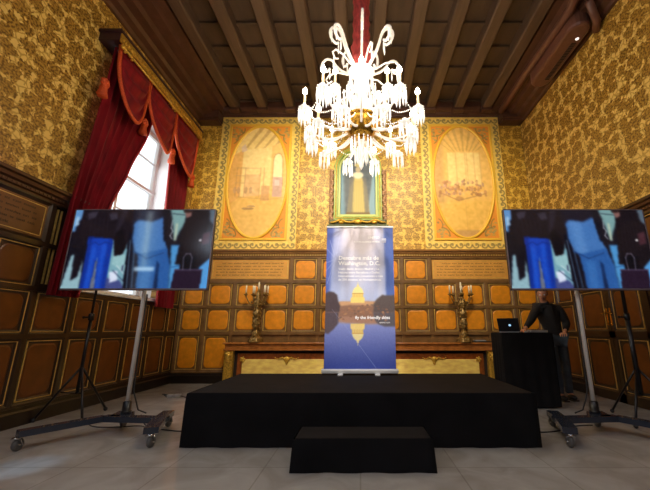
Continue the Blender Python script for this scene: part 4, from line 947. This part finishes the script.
def hand(w, el, fdir, down, spread):
    w = Vector(w); f = Vector(fdir).normalized(); dn = Vector(down).normalized(); sd = f.cross(dn).normalized() * spread
    pc = w + f * .045; chs_ = [[(tuple(w), .028), (tuple(pc), (.030, .018))]]
    L = [.062, .075, .08, .072]
    for k in range(4):
        o = (k - 1.5) * .02; base = w + f * .085 + sd * o
        p1 = base + f * L[3 - k] * .45 + dn * .006 + sd * o * .3; p2 = base + f * L[3 - k] * .75 + dn * .02 + sd * o * .4; p3 = base + f * L[3 - k] * .9 + dn * .038 + sd * o * .4
        chs_.append([(tuple(pc), (.030, .018)), (tuple(base), .0105), (tuple(p1), .0095), (tuple(p2), .0085), (tuple(p3), .0075)])
    tb = w + f * .03 + sd * .036 + dn * .004
    chs_.append([(tuple(pc), (.030, .018)), (tuple(tb), .012), (tuple(tb + f * .03 + sd * .02 + dn * .006), .010), (tuple(tb + f * .055 + sd * .024 + dn * .014), .0085)])
    return chs_
bod = skin_mesh('body', body, man, M['skin'])
# join the hands and the modelled head into the one body mesh
def head_bm(bm, C, yaw, pitch):
    R = Matrix.Rotation(yaw, 3, 'Z') @ Matrix.Rotation(pitch, 3, 'X')
    b2 = bmesh.new(); bmesh.ops.create_icosphere(b2, subdivisions=4, radius=1)
    for v in b2.verts:
        x, y, z = v.co                                # face towards -y
        X = x * .076; Yv = y * .096; Z = z * .118
        if z < 0: X *= 1 - .30 * (-z) ** 1.4; Yv = Yv * (1 - .18 * (-z)) - .006 * (-z)
        if y < 0:
            nose = math.exp(-((x / .16) ** 2)) * max(0, 1 - abs((z + .12) / .30)); Yv -= .024 * nose * (1 if z < .05 else .5)
            for e in (-1, 1): Yv += .010 * math.exp(-(((x - e * .40) / .2) ** 2 + ((z - .04) / .12) ** 2))
            Yv -= .006 * math.exp(-((z - .2) / .1) ** 2) * math.exp(-(x / .5) ** 2)
            Yv -= .006 * math.exp(-((x / .3) ** 2 + ((z + .50) / .10) ** 2)); Yv -= .009 * math.exp(-((x / .25) ** 2 + ((z + .85) / .15) ** 2))
        v.co = R @ Vector((X, Yv, Z)) + C
    return b2, R
def merge(o, srcs):
    bm = bmesh.new(); bm.from_mesh(o.data)
    for me in srcs: bm.from_mesh(me)
    for f in bm.faces: f.smooth = True
    bm.to_mesh(o.data); bm.free()
hm = D.meshes.new('h'); HY, HP = math.radians(-28), math.radians(24); b2, HR = head_bm(None, HC, HY, HP); b2.transform(Matrix.Translation(-org(man))); b2.to_mesh(hm); b2.free()
hr = skin_mesh('hand_tmp', hand(wrR, elR, (-.7, -.5, -.28), (-.1, -.1, -1), 1), man, M['skin']); hl = skin_mesh('hand_tmp', hand(wrL, elL, (-.45, -.55, -.12), (-.1, -.2, -1), -1), man, M['skin'])
ears = MB()
for e in (-1, 1):
    c = HR @ Vector((e * .077, .008, -.004)) + HC; ears.ball(c, .03, 10, (.35, .6, 1.0))
em = ears.build('ear_tmp', M['skin'], man)
merge(bod, [hm, hr.data, hl.data, em.data])
for o in (hr, hl, em): D.objects.remove(o)
b = MB()
for e in (-1, 1): b.ball(HR @ Vector((e * .031, -.082, .006)) + HC, .0125, 8)
b.build('eyes', M['eye'], man)
b = MB(); b.tube([HR @ Vector((x * .024, -.094 + abs(x) * .008, -.058 + .002 * cos(x * 3))) + HC for x in (-1, -.5, 0, .5, 1)], [.003, .005, .006, .005, .003], 6); b.build('mouth', M['lip'], man)
hb = bmesh.new(); bmesh.ops.create_icosphere(hb, subdivisions=4, radius=1); 
for v in hb.verts:
    x, y, z = v.co; n = .004 * sin(31 * x + 17 * z) * cos(23 * y); v.co = Vector((x * (.084 + n), y * (.102 + n) + .008, z * (.122 + n) + .008))
bmesh.ops.delete(hb, geom=[v for v in hb.verts if (v.co.y < -.045 and v.co.z < .062) or (v.co.z < -.03 - .25 * max(0, v.co.y) and v.co.y < .06) or v.co.z < -.07], context='VERTS')
hb.transform(Matrix.Translation(HC) @ HR.to_4x4()); b = MB(); b.frombm(hb, True); b.build('hair', M['hair'], man)
E = Vector
cu = lambda a, c, f: tuple(E(a) + (E(c) - E(a)) * f)
skin_mesh('shirt', [[((MX, MY, .93), (.165, .12)), (wst, (.165, .13)), (chs, (.22, .16)), (tuple(E(nkb) + E((0.01, 0, -.06))), (.13, .12)), (nkb, .078)],
                    [(chs, (.22, .16)), (shR, .10), (cu(shR, elR, .5), .075), (elR, .062), (cu(elR, wrR, .85), .042)],
                    [(chs, (.22, .16)), (shL, .10), (cu(shL, elL, .5), .075), (elL, .062), (cu(elL, wrL, .8), .042)]], man, M['shirt'])
b = MB(); b.T = Matrix.Translation(nkb) @ Matrix.Rotation(math.radians(14), 4, 'X') @ Matrix.Rotation(math.radians(-16), 4, 'Y'); b.lathe([(.075, -.03), (.068, .015), (.06, .035), (.055, .03), (.062, -.02)], (0, 0, 0), 18); b.build('collar', M['shirt'], man)
skin_mesh('jeans', [[((MX, MY, .96), (.15, .115)), (hpR, .10), (knR, .072), (cu(knR, anR, .93), .064), (cu(knR, anR, 1.0), .06)], [((MX, MY, .96), (.15, .115)), (hpL, .10), (knL, .072), (cu(knL, anL, .93), .064), (cu(knL, anL, 1.0), .06)]], man, M['jeans'])
for a in (anR, anL):
    b = MB(); b.ball((a[0] - .015, a[1] - .09, .045), .06, 12, (.8, 1.9, .7)); b.box(a[0] - .06, a[0] + .03, a[1] - .19, a[1] + .02, .002, .02); b.build('shoe', M['shoe'], man)

# ------------------------------------------------------------------ cables and floor bits
def cable(label, pts, r=.006):
    b = MB(); P = [Vector(p) for p in pts]; out = []
    for i in range(len(P) - 1):
        p0, p1, p2, p3 = P[max(i - 1, 0)], P[i], P[i + 1], P[min(i + 2, len(P) - 1)]
        for k in range(8):
            t = k / 8; out.append(.5 * ((2 * p1) + (-p0 + p2) * t + (2 * p0 - 5 * p1 + 4 * p2 - p3) * t * t + (-p0 + 3 * p1 - 3 * p2 + p3) * t ** 3))
    out.append(P[-1]); b.tube(out, r, 6); o = b.build('floor_cable', M['rubber'], loc=P[0]); return tag(o, label, 'cable')
cable('black cable running from the left television stand to the stage', [(-2.45, 4.14, .16), (-2.4, 4.2, .03), (-2.1, 4.12, .008), (-1.9, 4.08, .008), (-1.72, 4.1, .008)])
cable('black cable on the floor left of the wheeled stand', [(-3.4, 4.6, .008), (-3.1, 4.3, .008), (-2.85, 4.24, .008), (-2.55, 4.3, .008), (-2.4, 4.2, .008)])
cable('black cable running from the stage to the right television stand', [(1.73, 4.12, .008), (1.95, 4.05, .008), (2.2, 4.12, .008), (2.5, 4.3, .008), (2.66, 4.28, .02)])
t = thing('plug_connectors', 'small tangle of pale plugs on the floor by the left corner', 'plugs', (-3.1, 6.0, 0)); b = MB()
for (x, y) in ((-3.12, 6.02), (-3.02, 6.05)): b.bbox(x - .05, x + .05, y - .03, y + .03, .002, .05, .01)
b.build('plug_body', M['silver'], t); b = MB(); b.tube([(-2.97, 6.05, .02), (-2.8, 5.95, .01), (-2.7, 5.8, .01), (-2.4, 5.7, .01), (-1.75, 5.1, .01)], .008, 6); b.tube([(-3.17, 6.0, .02), (-3.3, 6.1, .04), (-3.25, 6.2, .01)], .008, 6); b.build('lead', M['rubber'], t)

# air conditioner under the right cornice
t = thing('air_conditioner', 'long brown rounded air outlet under the ceiling above the right wall', 'air conditioner', (3.7, 5.4, 6.2))
def capsule(b, x0, x1, y0, y1, z0, z1, n=10):
    r = (x1 - x0) / 2; xc = (x0 + x1) / 2; pts = [(xc + r * cos(a), y1 - r + r * sin(a)) for a in [PI * i / n for i in range(n + 1)]] + [(xc + r * cos(a), y0 + r + r * sin(a)) for a in [PI + PI * i / n for i in range(n + 1)]]
    k = len(pts); sc_ = lambda p, f: (xc + (p[0] - xc) * f, (y0 + y1) / 2 + (p[1] - (y0 + y1) / 2) * (1 - (1 - f) * r / (y1 - y0) * 2))
    lv = [(z1, 1), (z0 + .05, 1), (z0 + .015, .93), (z0, .78)]; vs = [(*sc_(p, f), z) for z, f in lv for p in pts]; fs = []
    for l in range(3): fs += [(l * k + i, l * k + (i + 1) % k, (l + 1) * k + (i + 1) % k, (l + 1) * k + i) for i in range(k)]
    fs += [tuple(range(k)), tuple(range(3 * k, 4 * k))]; b.add(vs, fs)
b = MB(); capsule(b, 3.5, 3.88, 4.55, 6.1, 5.98, 6.35); b.build('outlet_housing', M['ac'], t)
b = MB(); b.box(3.72, 3.80, 4.95, 5.85, 5.972, 5.985)
b.build('vent_slot', M['shadow_gap'], t)
b = MB(); 
for k in range(24): b.box(3.72, 3.80, 4.96 + k * .037, 4.966 + k * .037, 5.968, 5.974)
b.build('vent_fins', M['ac'], t)
b = MB(); b.ball((3.76, 4.86, 5.978), .03, 10, (1, 1, .4)); b.build('status_lamp', mat('white_lamp', (1, 1, 1, 1), .3, emis=(1, .95, .9, 1), es=1.2), t)
b = MB(); b.tube([(3.42, 3.2, 6.28), (3.42, 4.2, 6.28), (3.46, 4.5, 6.2), (3.45, 6.3, 6.28), (3.45, 7.3, 6.28)], .07, 12); b.tube([(3.62, 4.3, 6.15), (3.9, 4.55, 6.02), (3.98, 4.7, 5.98)], .06, 10); b.build('duct', M['ac'], t)

# ------------------------------------------------------------------ chandelier
CX, CYY = 0.01, 3.84
ch = thing('chandelier', 'large lit crystal chandelier with candle bulbs on a red silk sleeve', 'chandelier', (CX, CYY, 3.0))
b = MB(); prof = []
for k in range(40):
    z = 4.56 + k * (ZC - 4.56) / 39; prof.append((.108 + .008 * sin(k * 1.7) + (.02 if k < 6 else 0), z))
b.lathe(prof, (CX, CYY, 0), 20, .06, 8); b.build('suspension_sleeve', M['red_sleeve'], ch)
b = MB(); b.lathe([(.02, 4.56), (.05, 4.5), (.13, 4.46), (.15, 4.42), (.12, 4.38), (.05, 4.36), (.045, 4.3), (.09, 4.25), (.1, 4.18), (.05, 4.12), (.06, 4.02), (.13, 3.93), (.15, 3.85), (.08, 3.76), (.05, 3.72), (.12, 3.68)], (CX, CYY, 0), 16, .05, 8); b.lathe([(.16, 4.4), (.175, 4.41), (.16, 4.42)], (CX, CYY, 0), 20); b.build('glass_column', M['crystal'], ch)
b = MB(); b.lathe([(.02, 3.44), (.07, 3.45), (.15, 3.47), (.21, 3.53), (.24, 3.60), (.245, 3.66), (.23, 3.665), (.21, 3.62), (.02, 3.6)], (CX, CYY, 0), 28, .03, 14)
b.lathe([(.255, 3.655), (.255, 3.675), (.23, 3.68)], (CX, CYY, 0), 28); b.ball((CX, CYY, 3.43), .045, 10); b.build('brass_bowl', M['brass'], ch)
allp = []
def ring_prisms(cx, cy, z, R, n, L, ph=0):
    for k in range(n):
        a = ph + 2 * PI * k / n; allp.append((cx + R * cos(a), cy + R * sin(a), z, L * random.uniform(.85, 1.1)))
def prism(b, x, y, z, L):
    b.ball((x, y, z - .012), .0095, 6); r = .011; n = 6
    prof = [(.003, -.024), (r * .8, -.045), (r, -.024 - L * .7), (.002, -.024 - L)]
    b.lathe(prof, (x, y, z), n)
def pan(b, c, R):
    b.lathe([(R * .2, -.03), (R * .5, -.018), (R, .0), (R * 1.02, .008), (R * .6, -.004), (R * .2, .0)], c, 20, .08, 10)
def arm(a, R, z0, zp, dip, zc_, nprism, L, bulb=True, r0=.15):
    ca, sa = cos(a), sin(a); X = lambda r: (CX + r * ca, CYY + r * sa)
    b = MB(); pts = []
    for q in range(15):
        f = q / 14; r = r0 + (R - r0) * (f if f < .8 else .8 + (f - .8)); z = z0 + (zp - .03 - z0) * f ** 2.2 - dip * sin(PI * f ** .8)
        pts.append((*X(r), z))
    b.tube(pts, [.016 - .004 * i / 14 for i in range(15)], 7); o = b.build('candle_arm', M['crystal_rod'], ch)
    c = (*X(R), zp); b = MB(); pan(b, c, .07); b.lathe([(.02, 0), (.032, .02), (.022, .035), (.03, .055), (.016, .06)], c, 10); b.build('drip_pan', M['crystal'], o)
    if bulb:
        b = MB(); b.lathe([(.015, .05), (.0145, zc_), (.01, zc_ + .005)], c, 10); b.build('candle_sleeve', M['candle'], o)
        b = MB(); h = zc_ + .005; b.lathe([(.008, h), (.028, h + .02), (.031, h + .04), (.018, h + .075), (.002, h + .10)], c, 10); b.build('bulb', M['bulb'], o)
    ring_prisms(c[0], c[1], zp - .002, .064, nprism, L, a)
    return c
lampz = []
for k in range(10):
    arm(math.radians(18 + 36 * k), .73, 3.58, 3.69, .10, .20, 10, .18)
for k in range(10):
    arm(math.radians(36 * k), .62, 3.52, 3.40, .08, .15, 8, .17, bulb=(k % 2 == 0))
for k in range(6):
    arm(math.radians(30 + 60 * k), .38, 3.85, 4.02, .08, .2, 10, .18, r0=.06)
# top crooks: twisted glass canes with hooked ends
def crook(a, R, zt, low):
    ca, sa = cos(a), sin(a); pts = []
    prof = [(.06, 4.42), (.13, 4.52), (.2, 4.66), (.25, 4.8), (.28, 4.92), (.33, 5.0), (.40, 5.0), (.44, 4.92), (.42, 4.82), (.36, 4.76), (.32, 4.78)] if not low else \
           [(.06, 4.38), (.16, 4.42), (.28, 4.5), (.36, 4.6), (.42, 4.7), (.5, 4.74), (.57, 4.68), (.57, 4.59), (.5, 4.54), (.45, 4.58)]
    P = [Vector((CX + r * ca * R, CYY + r * sa * R, z)) for r, z in prof]; out = []
    for i in range(len(P) - 1):
        p0, p1, p2, p3 = P[max(i - 1, 0)], P[i], P[i + 1], P[min(i + 2, len(P) - 1)]
        for q in range(4):
            t = q / 4; out.append(.5 * ((2 * p1) + (-p0 + p2) * t + (2 * p0 - 5 * p1 + 4 * p2 - p3) * t * t + (-p0 + 3 * p1 - 3 * p2 + p3) * t ** 3))
    out.append(P[-1]); b = MB(); b.tube(out, [.016 + .0025 * (i % 2) for i in range(len(out))], 7)
    b.build('glass_crook', M['crystal_rod'], ch)
    e = out[-1]; allp.append((e.x, e.y, e.z, .16)); m = out[int(len(out) * .62)]; allp.append((m.x, m.y, m.z - .01, .2))
for k in range(5): crook(math.radians(-88 + 72 * k), 1, 5.1, False)
for k in range(5): crook(math.radians(-52 + 72 * k), 1, 4.8, True)
for k in range(6):                                                    # small inner S-curls
    a = math.radians(-75 + 60 * k); b = MB()
    b.tube([(CX + r * cos(a), CYY + r * sin(a), z) for r, z in ((.08, 4.42), (.2, 4.42), (.33, 4.48), (.45, 4.47), (.5, 4.4), (.46, 4.33), (.41, 4.36))], .012, 6); b.build('glass_scroll', M['crystal_rod'], ch)
    allp.append((CX + .48 * cos(a), CYY + .48 * sin(a), 4.34, .17))
n_ring = len(allp)
ring_prisms(CX, CYY, 4.4, .15, 14, .2); ring_prisms(CX, CYY, 4.2, .19, 16, .22, .1); ring_prisms(CX, CYY, 3.96, .22, 20, .22); ring_prisms(CX, CYY, 3.98, .3, 22, .2, .2); ring_prisms(CX, CYY, 3.42, .13, 14, .2); ring_prisms(CX, CYY, 3.28, .08, 9, .18)
# bead chains from hub to outer pans
b = MB()
for k in range(10):
    a = math.radians(18 + 36 * k)
    for q in range(1, 22):
        f = q / 22; r = .2 + .5 * f; z = 4.0 - .26 * f - .16 * sin(PI * f); b.ball((CX + r * cos(a), CYY + r * sin(a), z), .010, 5)
    for q in range(16):
        f = q / 15; a2 = a + math.radians(36) * f; b.ball((CX + .70 * cos(a2), CYY + .70 * sin(a2), 3.73 - .16 * sin(PI * f)), .010, 5)
    for q in range(14):
        f = q / 13; r = .22 + .34 * f; a3 = a + math.radians(18); b.ball((CX + r * cos(a3), CYY + r * sin(a3), 3.66 - .2 * f - .08 * sin(PI * f)), .009, 5)
tag(b.build('bead_chains', M['crystal'], ch), kind='stuff')
b = MB(); b.lathe([(.01, 3.44), (.03, 3.4), (.02, 3.34), (.045, 3.28), (.05, 3.22), (.02, 3.14), (.03, 3.08), (.028, 3.04), (.003, 2.99)], (CX, CYY, 0), 12); b.build('glass_finial', M['crystal'], ch)
dist = lambda p: p[0] ** 2 + p[1] ** 2 + (p[2] - 1.08) ** 2
order = sorted(allp, key=dist); pb = None
for p in order[:100]:
    if pb is None:
        b = MB(); prism(b, 0, 0, 0, .17); pb = b.build('prism', M['crystal'], ch, loc=(0, 0, 0)); o = pb
    else: o = pb.copy(); COL.objects.link(o)
    o.location = Vector(p[:3]) - org(ch); o.scale = (1, 1, p[3] / .17)
b = MB()
for p in order[100:]: prism(b, *p)
tag(b.build('prism_fringe', M['crystal'], ch), kind='stuff')

# ------------------------------------------------------------------ lights
def point(loc, W, col, r=.1):
    l = D.lights.new('lamp', 'POINT'); l.energy = W; l.color = col; l.shadow_soft_size = r; o = D.objects.new('chandelier_lamp', l); COL.objects.link(o); o.location = loc
def area(loc, rot, W, col, sx, sy, spread=PI, name='area_lamp'):
    l = D.lights.new('area', 'AREA'); l.energy = W; l.color = col; l.shape = 'RECTANGLE'; l.size = sx; l.size_y = sy; l.spread = spread; o = D.objects.new(name, l); COL.objects.link(o); o.location = loc; o.rotation_euler = rot
def spot(loc, tgt, W, col, ang, blend=.8, r=.1):
    l = D.lights.new('spot', 'SPOT'); l.energy = W; l.color = col; l.spot_size = math.radians(ang); l.spot_blend = blend; l.shadow_soft_size = r
    o = D.objects.new('unseen_spot', l); COL.objects.link(o); o.location = loc; o.rotation_euler = (Vector(tgt) - Vector(loc)).to_track_quat('-Z', 'Y').to_euler()  # spots stand unseen, without any fixture
WARM = (1, .86, .64)
for k in range(5):
    a = math.radians(18 + 72 * k); point((CX + .95 * cos(a), CYY + .95 * sin(a), 4.02), 24, WARM, .12)
point((CX, CYY + .5, 3.1), 16, WARM, .15)
for s_ in (-1, 1): spot((s_ * 1.3, 4.0, 5.9), (s_ * 1.7, YB, 3.9), 620, (1, .88, .60), 80, 1); spot((s_ * 1.2, 4.2, 5.9), (s_ * 1.2, YB, 1.6), 190, (1, .85, .58), 50, 1)
spot((0, .5, 5.6), (0, 5, 1.7), 1150, (1, .97, .95), 23, .8); spot((0, -.5, 5.6), (0, 7.5, .3), 320, (1, .85, .6), 42, .8); spot((-3.6, 1.4, 3.4), (-2.75, 3.1, 0), 230, (.42, .7, 1), 9, .9, .02); spot((-2.2, 1.8, 4.2), (-3.95, 3.35, 2.8), 70, (.6, .15, 1), 14, .9)  # unseen spots added to brighten banner and mantel, tint floor and left rail
area((-XW - .5, (WY0 + WY1) / 2, 3.6), (0, -PI / 2, 0), 60, (.85, .93, 1), 2.0, 3.0, name='window_daylight')
area((-3.6, -1.2, 3.6), (0, math.radians(-50), 0), 60, (.66, .80, 1), 1.4, 2.2, name='second_window_daylight')
area((0, -1.8, 5.8), (math.radians(20), 0, 0), 110, (.92, .93, 1), 5, 2, name='rear_fill')  # fill light added behind the camera, not a fixture of the room
w = D.worlds.new('World'); sc.world = w; w.use_nodes = True; w.node_tree.nodes['Background'].inputs['Color'].default_value = (.85, .93, 1, 1); w.node_tree.nodes['Background'].inputs['Strength'].default_value = 1.0

# ------------------------------------------------------------------ camera
cam = D.cameras.new('Camera'); co = D.objects.new('Camera', cam); COL.objects.link(co); co.location = (0, 0, 1.08); co.rotation_euler = (math.radians(104), 0, 0)
cam.sensor_fit = 'HORIZONTAL'; cam.sensor_width = 36; cam.lens = 36 * 340 / 650; cam.shift_x = -(360.5 - 325) / 650; cam.clip_start = .05; cam.clip_end = 200
sc.camera = co
sc.view_settings.view_transform = 'Standard'; sc.view_settings.look = 'None'; sc.view_settings.exposure = 0
